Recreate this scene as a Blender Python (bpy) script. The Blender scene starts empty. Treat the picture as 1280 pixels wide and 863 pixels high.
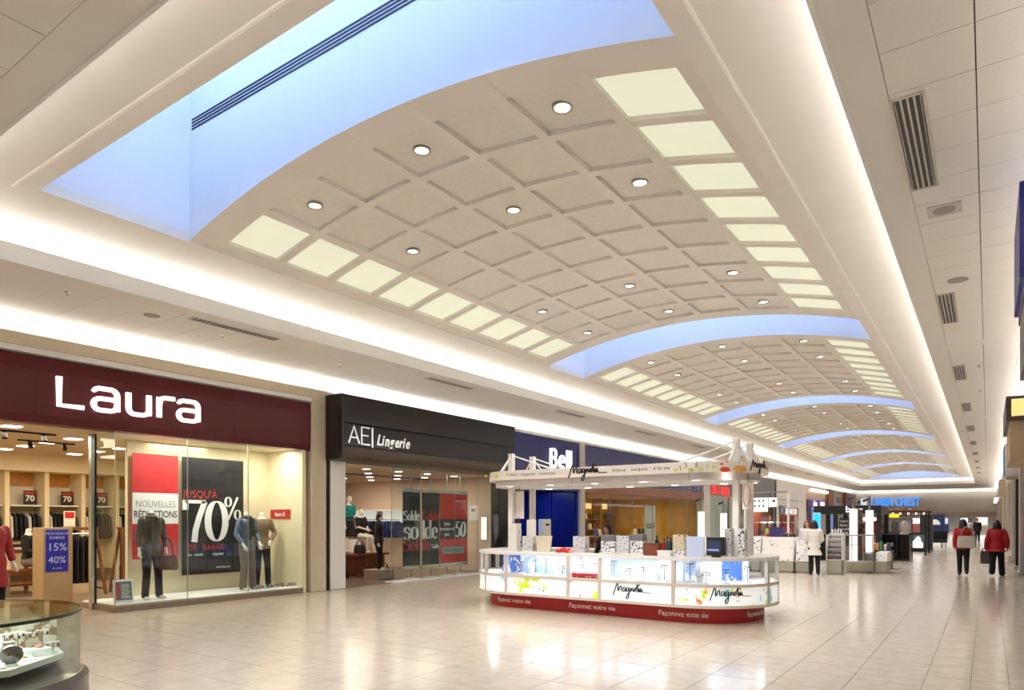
import bpy, bmesh, math, random
from mathutils import Vector, Matrix
random.seed(7)
PI = math.pi
SC = bpy.context.scene
COL = SC.collection

# ---------------------------------------------------------------- camera, world, exposure
cam_d = bpy.data.cameras.new('camera')
cam_d.sensor_width = 36.0
cam_d.lens = 857.0 / 1280.0 * 36.0
cam_d.shift_y = (650.0 - 431.5) / 1280.0
cam_d.clip_end = 400
cam = bpy.data.objects.new('camera', cam_d)
cam.location = (0, 0, 1.6)
cam.rotation_euler = (PI / 2, 0, math.atan2(595, 857))
COL.objects.link(cam)
SC.camera = cam

wd = bpy.data.worlds.new('dusk')
SC.world = wd
wd.use_nodes = True
wd.node_tree.nodes['Background'].inputs[0].default_value = (0.30, 0.45, 0.9, 1)
wd.node_tree.nodes['Background'].inputs[1].default_value = 0.3
SC.view_settings.view_transform = 'Standard'
SC.view_settings.look = 'None'
SC.view_settings.exposure = 1.0
SC.view_settings.gamma = 1.0
SC.view_settings.use_curve_mapping = False
SC.cycles.use_denoising = True
SC.cycles.max_bounces = 10
SC.cycles.diffuse_bounces = 5
SC.cycles.glossy_bounces = 4
SC.cycles.transparent_max_bounces = 24
SC.cycles.sample_clamp_indirect = 6.0
SC.cycles.caustics_reflective = False
SC.cycles.caustics_refractive = False

WARM = (0.97, 0.985, 1.0)
SOFT = (1.0, 0.99, 0.97)
COOL = (0.86, 0.94, 1.0)
BLUE = (0.36, 0.58, 1.0)

def area_light(name, loc, size, power, color=WARM, rot=(0, 0, 0), spread=PI):
    l = bpy.data.lights.new(name, 'AREA')
    l.shape = 'RECTANGLE'
    l.size, l.size_y = size
    l.energy = power
    l.color = color
    l.spread = spread
    o = bpy.data.objects.new(name, l)
    o.location = loc
    o.rotation_euler = rot
    COL.objects.link(o)
    return o

def spot_light(name, loc, power, color=WARM, angle=80, rot=(0, 0, 0), blend=0.6, radius=0.05):
    l = bpy.data.lights.new(name, 'SPOT')
    l.energy = power
    l.color = color
    l.spot_size = math.radians(angle)
    l.spot_blend = blend
    l.shadow_soft_size = radius
    o = bpy.data.objects.new(name, l)
    o.location = loc
    o.rotation_euler = rot
    COL.objects.link(o)
    return o

# main fixed lights of the hall --------------------------------------------------
NX0, NX1 = -9.93, -0.91          # nave trough (fascia faces)
NY0, NY1 = 2.25, 72.2
OX0, OX1 = -8.85, -1.98          # vault opening
OY0, OY1 = 3.33, 71.1
CZ = 4.8                         # aisle ceilings
SPR = 5.37                       # springing of the vault
PER = 11.0
WELLS = [(OY0, 5.13)] + [(14.3 + PER * k, 16.13 + PER * k) for k in range(5)] + [(69.3, 71.1)]
COVE_P = 3.5                    # watts per metre of the trough lights
for k in range(7):
    y = NY0 + 5 + 10 * k
    area_light('cove_light', (NX0 - 0.10, y, 5.0), (0.12, 9.9), COVE_P * 10, SOFT, (PI, math.radians(20), 0))
    area_light('cove_light', (NX1 + 0.10, y, 5.0), (0.12, 9.9), COVE_P * 10, SOFT, (PI, math.radians(-20), 0))
for y, a in ((NY0 - 0.10, 1), (NY1 + 0.10, -1)):
    area_light('cove_light', ((NX0 + NX1) / 2, y, 5.0), (8.9, 0.12), COVE_P * 9, SOFT, (PI - math.radians(20 * a), 0, 0))
for k in range(10):              # perimeter troughs on top of the storefronts
    y = -4 + 9 * k
    area_light('perimeter_light', (-12.50, y + 4.5, 4.50), (0.10, 8.9), 9 * 5.2, SOFT, (PI, math.radians(12), 0))
    area_light('perimeter_light', (0.92, y + 4.5, 4.50), (0.10, 8.9), 9 * 3.5, SOFT, (PI, math.radians(-12), 0))
area_light('perimeter_light', (-5.6, 85.8, 4.50), (13, 0.10), 13 * 9.0, SOFT, (PI, 0, 0))
for x in (-8.2, -5.4, -2.6):      # unseen fill lights added behind the viewer to brighten the near ceiling
    for y in (-2.5, -7.0):
        area_light('hall_lamp', (x, y, 4.78), (1.2, 1.2), 42, WARM)
for y0, y1 in WELLS:             # dusk light of the roof lights above each well
    area_light('well_light', ((OX0 + OX1) / 2, (y0 + y1) / 2, 8.1), (6.4, 1.5), 66, BLUE)

# ---------------------------------------------------------------- materials
ORD = ('first second third fourth fifth sixth seventh eighth ninth tenth eleventh twelfth thirteenth fourteenth fifteenth sixteenth seventeenth eighteenth nineteenth twentieth').split() + ['twenty-' + q for q in 'first second third fourth fifth sixth seventh eighth ninth'.split()]

def lin(c):
    return tuple(((v / 255) / 12.92) if v / 255 <= 0.04045 else (((v / 255) + 0.055) / 1.055) ** 2.4 for v in c)

MATS = {}
EM = 0.66                        # every glowing surface, to suit the exposure
def pm(name, col, rough=0.5, metal=0.0, emit=0.0, ecol=None, var=0.06, scale=6.0, bump=0.0, spec=0.5, coat=0.0):
    """procedural principled material with a little value noise"""
    if name in MATS:
        return MATS[name]
    m = bpy.data.materials.new(name)
    m.use_nodes = True
    nt = m.node_tree
    b = nt.nodes['Principled BSDF']
    c = lin(col)
    b.inputs['Roughness'].default_value = rough
    b.inputs['Metallic'].default_value = metal
    b.inputs['Specular IOR Level'].default_value = spec
    b.inputs['Coat Weight'].default_value = coat
    b.inputs['Base Color'].default_value = (*c, 1)
    if var > 0:
        tc = nt.nodes.new('ShaderNodeTexCoord')
        nz = nt.nodes.new('ShaderNodeTexNoise')
        nz.inputs['Scale'].default_value = scale
        nz.inputs['Detail'].default_value = 3
        rp = nt.nodes.new('ShaderNodeValToRGB')
        rp.color_ramp.elements[0].position = 0.3
        rp.color_ramp.elements[1].position = 0.7
        rp.color_ramp.elements[0].color = (*[x * (1 - var) for x in c], 1)
        rp.color_ramp.elements[1].color = (*[min(1, x * (1 + var)) for x in c], 1)
        nt.links.new(tc.outputs['Object'], nz.inputs['Vector'])
        nt.links.new(nz.outputs['Fac'], rp.inputs['Fac'])
        nt.links.new(rp.outputs['Color'], b.inputs['Base Color'])
        if bump > 0:
            bp = nt.nodes.new('ShaderNodeBump')
            bp.inputs['Strength'].default_value = bump
            bp.inputs['Distance'].default_value = 0.01
            nt.links.new(nz.outputs['Fac'], bp.inputs['Height'])
            nt.links.new(bp.outputs['Normal'], b.inputs['Normal'])
    emit *= EM
    if emit > 0:
        e = lin(ecol or col)
        b.inputs['Emission Color'].default_value = (*e, 1)
        b.inputs['Emission Strength'].default_value = emit
    MATS[name] = m
    return m

def glass_mat(name, tint=(245, 250, 248), refl=0.10):
    if name in MATS:
        return MATS[name]
    m = bpy.data.materials.new(name)
    m.use_nodes = True
    nt = m.node_tree
    nt.nodes.remove(nt.nodes['Principled BSDF'])
    out = nt.nodes['Material Output']
    tr = nt.nodes.new('ShaderNodeBsdfTransparent')
    tr.inputs[0].default_value = (*lin(tint), 1)
    gl = nt.nodes.new('ShaderNodeBsdfGlossy')
    gl.inputs['Roughness'].default_value = 0.02
    fr = nt.nodes.new('ShaderNodeFresnel')
    fr.inputs['IOR'].default_value = 1.35 + refl
    mx = nt.nodes.new('ShaderNodeMixShader')
    ge = nt.nodes.new('ShaderNodeNewGeometry')
    sb = nt.nodes.new('ShaderNodeMath')
    sb.operation = 'SUBTRACT'
    sb.inputs[0].default_value = 1.0
    mu = nt.nodes.new('ShaderNodeMath')
    mu.operation = 'MULTIPLY'
    nt.links.new(ge.outputs['Backfacing'], sb.inputs[1])
    nt.links.new(sb.outputs[0], mu.inputs[0])
    nt.links.new(fr.outputs[0], mu.inputs[1])
    nt.links.new(mu.outputs[0], mx.inputs[0])
    nt.links.new(tr.outputs[0], mx.inputs[1])
    nt.links.new(gl.outputs[0], mx.inputs[2])
    nt.links.new(mx.outputs[0], out.inputs[0])
    MATS[name] = m
    return m

def spots_mat(name, base, cols, scale=18, thr=0.28, emit=0.0, rough=0.5):
    """print of scattered blots in several colours on a ground colour"""
    if name in MATS:
        return MATS[name]
    m = bpy.data.materials.new(name)
    m.use_nodes = True
    nt = m.node_tree
    b = nt.nodes['Principled BSDF']
    b.inputs['Roughness'].default_value = rough
    tc = nt.nodes.new('ShaderNodeTexCoord')
    prev = None
    for i, (c, sc, th) in enumerate(cols):
        mp = nt.nodes.new('ShaderNodeMapping')
        mp.inputs['Location'].default_value = (3.7 * i, 1.3 * i, 5.1 * i)
        nz = nt.nodes.new('ShaderNodeTexNoise')
        nz.inputs['Scale'].default_value = sc
        nz.inputs['Detail'].default_value = 4
        nz.inputs['Roughness'].default_value = 0.65
        rp = nt.nodes.new('ShaderNodeValToRGB')
        rp.color_ramp.elements[0].position = th
        rp.color_ramp.elements[1].position = th + 0.03
        nt.links.new(tc.outputs['Object'], mp.inputs['Vector'])
        nt.links.new(mp.outputs['Vector'], nz.inputs['Vector'])
        nt.links.new(nz.outputs['Fac'], rp.inputs['Fac'])
        mx = nt.nodes.new('ShaderNodeMix')
        mx.data_type = 'RGBA'
        nt.links.new(rp.outputs['Color'], mx.inputs['Factor'])
        if prev is None:
            mx.inputs['A'].default_value = (*lin(base), 1)
        else:
            nt.links.new(prev, mx.inputs['A'])
        mx.inputs['B'].default_value = (*lin(c), 1)
        prev = mx.outputs['Result']
    nt.links.new(prev, b.inputs['Base Color'])
    emit *= EM
    if emit > 0:
        nt.links.new(prev, b.inputs['Emission Color'])
        b.inputs['Emission Strength'].default_value = emit
    MATS[name] = m
    return m

# ---------------------------------------------------------------- mesh building
class MB:
    def __init__(self):
        self.v, self.f = [], []
    def add(self, vs, fs):
        o = len(self.v)
        self.v += [tuple(p) for p in vs]
        self.f += [tuple(i + o for i in f) for f in fs]
        return self
    def box(self, x0, x1, y0, y1, z0, z1):
        x0, x1 = min(x0, x1), max(x0, x1)
        y0, y1 = min(y0, y1), max(y0, y1)
        z0, z1 = min(z0, z1), max(z0, z1)
        v = [(x0, y0, z0), (x1, y0, z0), (x1, y1, z0), (x0, y1, z0), (x0, y0, z1), (x1, y0, z1), (x1, y1, z1), (x0, y1, z1)]
        f = [(0, 3, 2, 1), (4, 5, 6, 7), (0, 1, 5, 4), (1, 2, 6, 5), (2, 3, 7, 6), (3, 0, 4, 7)]
        return self.add(v, f)
    def ring_loft(self, rings, closed=True, cap=True):
        """rings: lists of points, all the same length"""
        n = len(rings[0])
        v = [p for r in rings for p in r]
        f = []
        for i in range(len(rings) - 1):
            for j in range(n if closed else n - 1):
                k = (j + 1) % n
                f.append((i * n + j, i * n + k, (i + 1) * n + k, (i + 1) * n + j))
        if cap and closed:
            f.append(tuple(range(n - 1, -1, -1)))
            f.append(tuple((len(rings) - 1) * n + j for j in range(n)))
        return self.add(v, f)
    def cyl(self, p0, p1, r0, r1=None, n=12):
        r1 = r0 if r1 is None else r1
        p0, p1 = Vector(p0), Vector(p1)
        d = (p1 - p0).normalized()
        a = d.orthogonal().normalized()
        b = d.cross(a)
        R = []
        for p, r in ((p0, r0), (p1, r1)):
            R.append([p + (a * math.cos(2 * PI * j / n) + b * math.sin(2 * PI * j / n)) * r for j in range(n)])
        return self.ring_loft(R)
    def capsule(self, p0, p1, r0, r1=None, n=12, flat=1.0):
        """round-ended tapered limb"""
        r1 = r0 if r1 is None else r1
        p0, p1 = Vector(p0), Vector(p1)
        d = (p1 - p0)
        d = d.normalized() if d.length > 1e-6 else Vector((0, 0, 1))
        a = d.orthogonal().normalized()
        b = d.cross(a)
        R = []
        for t in (-0.99, -0.8, -0.4, 0.0):
            q = math.sqrt(1 - t * t)
            R.append((p0 + d * r0 * t, r0 * q))
        for t in (0.0, 0.4, 0.8, 0.99):
            q = math.sqrt(1 - t * t)
            R.append((p1 + d * r1 * t, r1 * q))
        return self.ring_loft([[p + (a * math.cos(2 * PI * j / n) + b * math.sin(2 * PI * j / n) * flat) * r for j in range(n)] for p, r in R])
    def tube(self, pts, r, n=8):
        pts = [Vector(p) for p in pts]
        R = []
        up = Vector((0.13, 0.31, 0.94)).normalized()
        for i, p in enumerate(pts):
            d = (pts[min(i + 1, len(pts) - 1)] - pts[max(i - 1, 0)]).normalized()
            a = d.cross(up)
            a = a.normalized() if a.length > 1e-4 else d.orthogonal().normalized()
            b = d.cross(a)
            rr = r[i] if isinstance(r, (list, tuple)) else r
            R.append([p + (a * math.cos(2 * PI * j / n) + b * math.sin(2 * PI * j / n)) * rr for j in range(n)])
        return self.ring_loft(R)
    def ball(self, c, r, n=14, m=9):
        rx, ry, rz = r if isinstance(r, (tuple, list)) else (r, r, r)
        R = []
        for i in range(m):
            t = -PI / 2 + PI * (i + 0.12) / (m - 0.76)
            R.append([(c[0] + rx * math.cos(t) * math.cos(2 * PI * j / n), c[1] + ry * math.cos(t) * math.sin(2 * PI * j / n), c[2] + rz * math.sin(t)) for j in range(n)])
        return self.ring_loft(R)
    def lathe(self, prof, c=(0, 0, 0), n=24):
        R = [[(c[0] + r * math.cos(2 * PI * j / n), c[1] + r * math.sin(2 * PI * j / n), c[2] + z) for j in range(n)] for r, z in prof]
        return self.ring_loft(R)
    def ellipses(self, rings, n=16):
        """rings: (x, y, z, rx, ry)"""
        return self.ring_loft([[(x + rx * math.cos(2 * PI * j / n), y + ry * math.sin(2 * PI * j / n), z) for j in range(n)] for x, y, z, rx, ry in rings])
    def prism(self, poly, fn, t0, t1):
        """2D polygon (u,v) swept from depth t0 to t1; fn(u,v,t) -> point"""
        return self.ring_loft([[fn(u, v, t0) for u, v in poly], [fn(u, v, t1) for u, v in poly]])
    def xform(self, M):
        self.v = [tuple(M @ Vector(p)) for p in self.v]
        return self

ORG = {}
def origin(o):
    return ORG.get(o.name, Vector((0, 0, 0)))

def obj(name, mb, mat, parent=None, smooth=False, bevel=0.0, seg=2, world=True, kind=None):
    me = bpy.data.meshes.new(name)
    vs = mb.v
    if parent is not None and world:
        q = origin(parent)
        vs = [(x - q.x, y - q.y, z - q.z) for x, y, z in vs]
    me.from_pydata(vs, [], mb.f)
    bm = bmesh.new()
    bm.from_mesh(me)
    bmesh.ops.recalc_face_normals(bm, faces=bm.faces)
    bm.to_mesh(me)
    bm.free()
    me.materials.append(mat)
    if smooth:
        me.polygons.foreach_set('use_smooth', [True] * len(me.polygons))
        me.set_sharp_from_angle(angle=math.radians(38)) if hasattr(me, 'set_sharp_from_angle') else None
    return link(name, me, parent, bevel, seg, kind)

def link(name, me, parent=None, bevel=0.0, seg=2, kind=None, loc=None):
    o = bpy.data.objects.new(name, me)
    COL.objects.link(o)
    if parent is not None:
        o.parent = parent
        ORG[o.name] = origin(parent)
    if bevel > 0:
        md = o.modifiers.new('edge', 'BEVEL')
        md.width = bevel
        md.segments = seg
        md.limit_method = 'ANGLE'
    if loc is not None:
        o.location = loc
    if kind:
        o['kind'] = kind
    return o

def tag(o, label, cat, group=None):
    o['label'] = label
    o['category'] = cat
    if group:
        o['group'] = group
    return o

def thing(name, label, cat, loc=(0, 0, 0), rz=0.0, group=None):
    o = bpy.data.objects.new(name, None)
    COL.objects.link(o)
    o.location = loc
    o.rotation_euler = (0, 0, rz)
    o.empty_display_size = 0.1
    ORG[o.name] = Vector(loc) if rz == 0 else Vector((0, 0, 0))
    return tag(o, label, cat, group)

def struct(name, loc=(0, 0, 0)):
    o = bpy.data.objects.new(name, None)
    COL.objects.link(o)
    o['kind'] = 'structure'
    return o

def sobj(name, mb, mat, **kw):
    o = obj(name, mb, mat, **kw)
    o['kind'] = 'structure'
    return o

def dup(root, loc, rz=0.0, label=None, group=None):
    r = root.copy()
    COL.objects.link(r)
    r.location = loc
    r.rotation_euler = (0, 0, rz)
    if label:
        r['label'] = label
    if group:
        r['group'] = group
    for ch in list(root.children):
        c = ch.copy()
        COL.objects.link(c)
        c.parent = r
        for g in list(ch.children):
            d = g.copy()
            COL.objects.link(d)
            d.parent = c
    return r

def bake(o):
    """evaluate modifiers of a temporary object and return the mesh"""
    bpy.context.view_layer.update()
    dg = bpy.context.evaluated_depsgraph_get()
    ev = o.evaluated_get(dg)
    me = bpy.data.meshes.new_from_object(ev, depsgraph=dg)
    d = o.data
    bpy.data.objects.remove(o)
    return me

def fused(mb, voxel=0.014, smooth=3):
    """one continuous skin round overlapping closed lofts"""
    me = bpy.data.meshes.new('tmp')
    me.from_pydata(mb.v, [], mb.f)
    bm = bmesh.new()
    bm.from_mesh(me)
    bmesh.ops.recalc_face_normals(bm, faces=bm.faces)
    bm.to_mesh(me)
    bm.free()
    o = bpy.data.objects.new('tmp', me)
    COL.objects.link(o)
    r = o.modifiers.new('r', 'REMESH')
    r.mode = 'VOXEL'
    r.voxel_size = voxel
    s = o.modifiers.new('s', 'SMOOTH')
    s.iterations = smooth
    s.factor = 0.5
    out = bake(o)
    out.polygons.foreach_set('use_smooth', [True] * len(out.polygons))
    return out

def mesh_to_mb(me):
    m = MB()
    m.v = [tuple(v.co) for v in me.vertices]
    m.f = [tuple(p.vertices) for p in me.polygons]
    return m

# lettering ------------------------------------------------------------------
def text_mb(s, size, fn, depth=0.006, shear=0.0, width=1.0, off=0.0, align='CENTER', space=1.0):
    """built-in sans lettering as solid letters; fn(u,v,t) maps to space"""
    c = bpy.data.curves.new('t', 'FONT')
    c.body = s
    c.size = size
    c.shear = shear
    c.offset = off
    c.space_character = space
    c.align_x = align
    c.align_y = 'CENTER'
    c.resolution_u = 3
    c.extrude = depth / 2
    o = bpy.data.objects.new('t', c)
    COL.objects.link(o)
    me = bake(o)
    m = MB()
    m.v = [tuple(fn(v.co.x * width, v.co.y, v.co.z + depth / 2)) for v in me.vertices]
    m.f = [tuple(p.vertices) for p in me.polygons]
    return m

def arc(cx, cy, rx, ry, a0, a1, n=10):
    return [(cx + rx * math.cos(math.radians(a0 + (a1 - a0) * i / n)), cy + ry * math.sin(math.radians(a0 + (a1 - a0) * i / n))) for i in range(n + 1)]

def ribbon(paths, fn, wv=0.1, wh=0.1, depth=0.01):
    """flat pen strokes: pen width wv on upright strokes, wh on level ones"""
    m = MB()
    for path in paths:
        n = len(path)
        L, R = [], []
        for i, (x, y) in enumerate(path):
            a, b = path[max(i - 1, 0)], path[min(i + 1, n - 1)]
            dx, dy = b[0] - a[0], b[1] - a[1]
            l = math.hypot(dx, dy) or 1
            dx, dy = dx / l, dy / l
            w = (wh + (wv - wh) * dy * dy) / 2
            L.append((x - dy * w, y + dx * w))
            R.append((x + dy * w, y - dx * w))
        rings = []
        for l, r in zip(L, R):
            rings.append([fn(*l, 0), fn(*r, 0), fn(*r, depth), fn(*l, depth)])
        m.ring_loft(rings)
    return m

def place(paths, dx=0, dy=0, s=1.0, sx=1.0):
    return [[(dx + x * s * sx, dy + y * s) for x, y in p] for p in paths]

# on a wall that faces +X (left side of the hall): u runs along +Y, v up
def on_left(x, y, z):
    return lambda u, v, t: (x + t, y + u, z + v)
# on a wall facing -Y (toward the viewer): u runs along +X
def on_front(x, y, z):
    return lambda u, v, t: (x + u, y - t, z + v)
# ================================================================ the hall
paint = pm('cream_paint', (226, 221, 212), 0.75, var=0.015, scale=2)
soffit_p = pm('soffit_paint', (226, 221, 214), 0.75, var=0.015, scale=2)
vault_p = pm('vault_paint', (229, 223, 215), 0.7, var=0.015, scale=3)
coffer_p = pm('coffer_panel', (227, 222, 214), 0.8, var=0.03, scale=14)
white_p = pm('white_paint', (232, 231, 228), 0.6, var=0.01, scale=2)
dark_gap = pm('dark_gap', (30, 28, 26), 0.8, var=0)
tile_p = pm('ceiling_tile_board', (227, 222, 214), 0.85, var=0.02, scale=30)
grout = pm('floor_grout', (84, 72, 60), 0.7, var=0.1)
lit_panel = pm('backlit_diffuser', (206, 210, 190), 0.6, emit=0.42, ecol=(236, 240, 216), var=0.02, scale=1.2)
lamp_w = pm('lamp_lens', (255, 250, 240), 0.4, emit=6.0, ecol=(255, 246, 226), var=0)
well_p = pm('well_paint', (228, 230, 236), 0.8, var=0.01)
chrome = pm('chrome', (200, 198, 192), 0.18, 1.0, var=0.03)
steel = pm('brushed_steel', (168, 164, 156), 0.35, 0.9, var=0.08, scale=20)
black_m = pm('black_satin', (22, 20, 19), 0.4, var=0.1)
grille_m = pm('grille_metal', (196, 190, 180), 0.5, 0.3, var=0.05)

def tile_material():
    m = pm('beige_floor_tile', (203, 180, 152), 0.22, var=0.0, spec=0.5)
    nt = m.node_tree
    b = nt.nodes['Principled BSDF']
    tc = nt.nodes.new('ShaderNodeTexCoord')
    oi = nt.nodes.new('ShaderNodeObjectInfo')
    mp = nt.nodes.new('ShaderNodeMapping')
    mp.inputs['Scale'].default_value = (1.0, 1.0, 1.0)
    n1 = nt.nodes.new('ShaderNodeTexNoise')
    n1.inputs['Scale'].default_value = 6.0
    n1.inputs['Detail'].default_value = 6
    n1.inputs['Roughness'].default_value = 0.62
    rp = nt.nodes.new('ShaderNodeValToRGB')
    a, c = rp.color_ramp.elements
    a.position, c.position = 0.25, 0.75
    a.color = (*lin((188, 172, 153)), 1)
    c.color = (*lin((203, 189, 171)), 1)
    geo = nt.nodes.new('ShaderNodeNewGeometry')
    nt.links.new(geo.outputs['Position'], mp.inputs['Vector'])
    nt.links.new(mp.outputs['Vector'], n1.inputs['Vector'])
    nt.links.new(n1.outputs['Fac'], rp.inputs['Fac'])
    nt.links.new(rp.outputs['Color'], b.inputs['Base Color'])
    rr = nt.nodes.new('ShaderNodeMapRange')
    rr.inputs['To Min'].default_value = 0.11
    rr.inputs['To Max'].default_value = 0.21
    nt.links.new(n1.outputs['Fac'], rr.inputs['Value'])
    nt.links.new(rr.outputs['Result'], b.inputs['Roughness'])
    return m
floor_tile = tile_material()

S_, C_ = 0.5703, 0.8214
def depth_u(x, y):
    return -x * S_ + y * C_, x * C_ + y * S_
def in_view(x, y, m=0.25):
    d, u = depth_u(x, y)
    return d > 1 and abs(u / d) < 0.747 + m / max(d, 1) 

# ---------------------------------------------------------------- floor
floor = struct('floor')
obj('subfloor', MB().box(-24, 4.5, -14, 130, -0.2, -0.004), grout, floor)
T = 0.61
xs = [-0.52 - T * k for k in range(21)][::-1] + [-0.14, 0.17, 0.5, 0.86]
ys = [3.35 + T * k for k in range(-10, 136)]
cells = []
for i in range(len(xs) - 1):
    for j in range(len(ys) - 1):
        cx, cy = (xs[i] + xs[i + 1]) / 2, (ys[j] + ys[j + 1]) / 2
        d, u = depth_u(cx, cy)
        vis = in_view(cx, cy, 0.5) and d > 5.6
        cells.append(((0 if vis else 1), d, i, j))
cells.sort()
tile_meshes = {}
rest = MB()
for n, (inv, d, i, j) in enumerate(cells):
    w, l = xs[i + 1] - xs[i] - 0.005, ys[j + 1] - ys[j] - 0.005
    cx, cy = (xs[i] + xs[i + 1]) / 2, (ys[j] + ys[j + 1]) / 2
    if n < 296 and not inv:
        key = round(w, 3)
        if key not in tile_meshes:
            o = obj('floor_tile', MB().box(-w / 2, w / 2, -l / 2, l / 2, -0.01, 0.0), floor_tile, floor)
            o.location = (cx, cy, 0)
            tile_meshes[key] = o.data
        else:
            link('floor_tile', tile_meshes[key], floor, loc=(cx, cy, 0))
    elif (not inv) or True:
        h = 0.0
        rest.add([(cx - w / 2, cy - l / 2, h), (cx + w / 2, cy - l / 2, h), (cx + w / 2, cy + l / 2, h), (cx - w / 2, cy + l / 2, h)], [(0, 1, 2, 3)])
obj('far_tiles', rest, floor_tile, floor, kind='stuff')
shop_floor = pm('shop_floor', (150, 130, 108), 0.35, var=0.12, scale=3)

# ---------------------------------------------------------------- aisle ceilings with tiles
def tile_field(ceil, x_lines, y_lines, near):
    rest = MB()
    shared = {}
    back = MB().box(x_lines[0], x_lines[-1], y_lines[0], y_lines[-1], CZ + 0.012, CZ + 0.05)
    obj('tile_backing', back, grout, ceil)
    for i in range(len(x_lines) - 1):
        for j in range(len(y_lines) - 1):
            w, l = x_lines[i + 1] - x_lines[i] - 0.009, y_lines[j + 1] - y_lines[j] - 0.007
            cx, cy = (x_lines[i] + x_lines[i + 1]) / 2, (y_lines[j] + y_lines[j + 1]) / 2
            if cy < near:
                key = (round(w, 3), round(l, 3))
                if key not in shared:
                    o = obj('ceiling_tile', MB().box(-w / 2, w / 2, -l / 2, l / 2, 0, 0.02), tile_p, ceil)
                    o.location = (cx, cy, CZ)
                    shared[key] = o.data
                else:
                    link('ceiling_tile', shared[key], ceil, loc=(cx, cy, CZ))
            else:
                rest.box(cx - w / 2, cx + w / 2, cy - l / 2, cy + l / 2, CZ, CZ + 0.02)
    if rest.v:
        obj('far_ceiling_tiles', rest, tile_p, ceil, kind='stuff')

TB = 0.553
def bays(y0, y1):
    """tile rows between plain cross bands"""
    bands = [15.0 + PER * k for k in range(-1, 7)]
    edges = []
    for k in range(len(bands) - 1):
        a, b = bands[k] + 0.2, bands[k + 1] - 0.2
        n = round((b - a) / TB)
        edges.append([a + (b - a) * i / n for i in range(n + 1)])
    return bands, edges

# right aisle
cr = struct('ceiling')
plain = MB()
plain.box(NX1, -0.62, -13, 86.5, CZ, CZ + 0.1)
plain.box(0.48, 1.4, -13, 86.5, CZ, CZ + 0.1)
bands, edges = bays(4, 80)
for b in bands:
    plain.box(-0.62, 0.48, b - 0.2, b + 0.2, CZ, CZ + 0.1)
plain.box(-0.62, 0.48, bands[-1] + 0.2, 86.5, CZ, CZ + 0.1)
plain.box(-0.62, 0.48, -13, bands[0] - 0.2, CZ, CZ + 0.1)
obj('plain_soffit', plain, soffit_p, cr)
for e in edges:
    tile_field(cr, [-0.62, -0.07, 0.48], e, 33)
# left aisle
cl = struct('ceiling')
plain = MB()
plain.box(NX0, -10.21, -13, 86.5, CZ, CZ + 0.1)
plain.box(-11.87, -13.0, -13, 86.5, CZ, CZ + 0.1)
for b in bands:
    plain.box(-11.87, -10.21, b - 0.2, b + 0.2, CZ, CZ + 0.1)
plain.box(-11.87, -10.21, bands[-1] + 0.2, 86.5, CZ, CZ + 0.1)
plain.box(-11.87, -10.21, -13, bands[0] - 0.2, CZ, CZ + 0.1)
obj('plain_soffit', plain, soffit_p, cl)
for e in edges:
    tile_field(cl, [-10.21, -10.763, -11.317, -11.87], e, 33)
# cross ceiling nearer than the vaulted bay, and beyond its far end
cn = struct('ceiling')
plain = MB()
plain.box(NX0, NX1, 1.97, NY0, CZ, CZ + 0.1)
plain.box(NX0, NX1, -13, -0.2, CZ, CZ + 0.1)
plain.box(NX0, NX1, NY1, 86.5, CZ, CZ + 0.1)
obj('plain_soffit', plain, soffit_p, cn)
nx = 15
tile_field(cn, [NX0 + (NX1 - NX0) * i / nx for i in range(nx + 1)], [-0.2 + (2.17) * i / 4 for i in range(5)], 5)

# ---------------------------------------------------------------- cove round the vaulted bay
def sweep_rect(prof):
    rings = []
    for o, z in prof:
        rings.append([(NX0 + o, NY0 + o, z), (NX1 - o, NY0 + o, z), (NX1 - o, NY1 - o, z), (NX0 + o, NY1 - o, z)])
    m = MB()
    n = len(rings)
    v = [p for r in rings for p in r]
    f = []
    for i in range(n - 1):
        for j in range(4):
            k = (j + 1) % 4
            f.append((i * 4 + j, i * 4 + k, (i + 1) * 4 + k, (i + 1) * 4 + j))
    return m.add(v, f)
fascia = sobj('trim_1', sweep_rect([(-0.05, 4.9), (-0.05, 5.03), (0.012, 5.03), (0.012, CZ - .004), (-0.02, CZ - .004)]), white_p)
cove = sobj('trim_2', sweep_rect([(-0.05, 4.9), (-0.30, 4.9), (-0.30, 5.02), (-0.27, 5.10), (-0.18, 5.18), (-0.02, 5.245), (0.2, 5.30), (0.45, 5.34), (0.7, 5.365), (0.88, 5.375)]), paint, smooth=True)
ring = sobj('trim_3', sweep_rect([(0.88, 5.40), (0.88, 5.352), (0.90, 5.345), (1.083, 5.345), (1.083, 5.47)]), vault_p)

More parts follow.
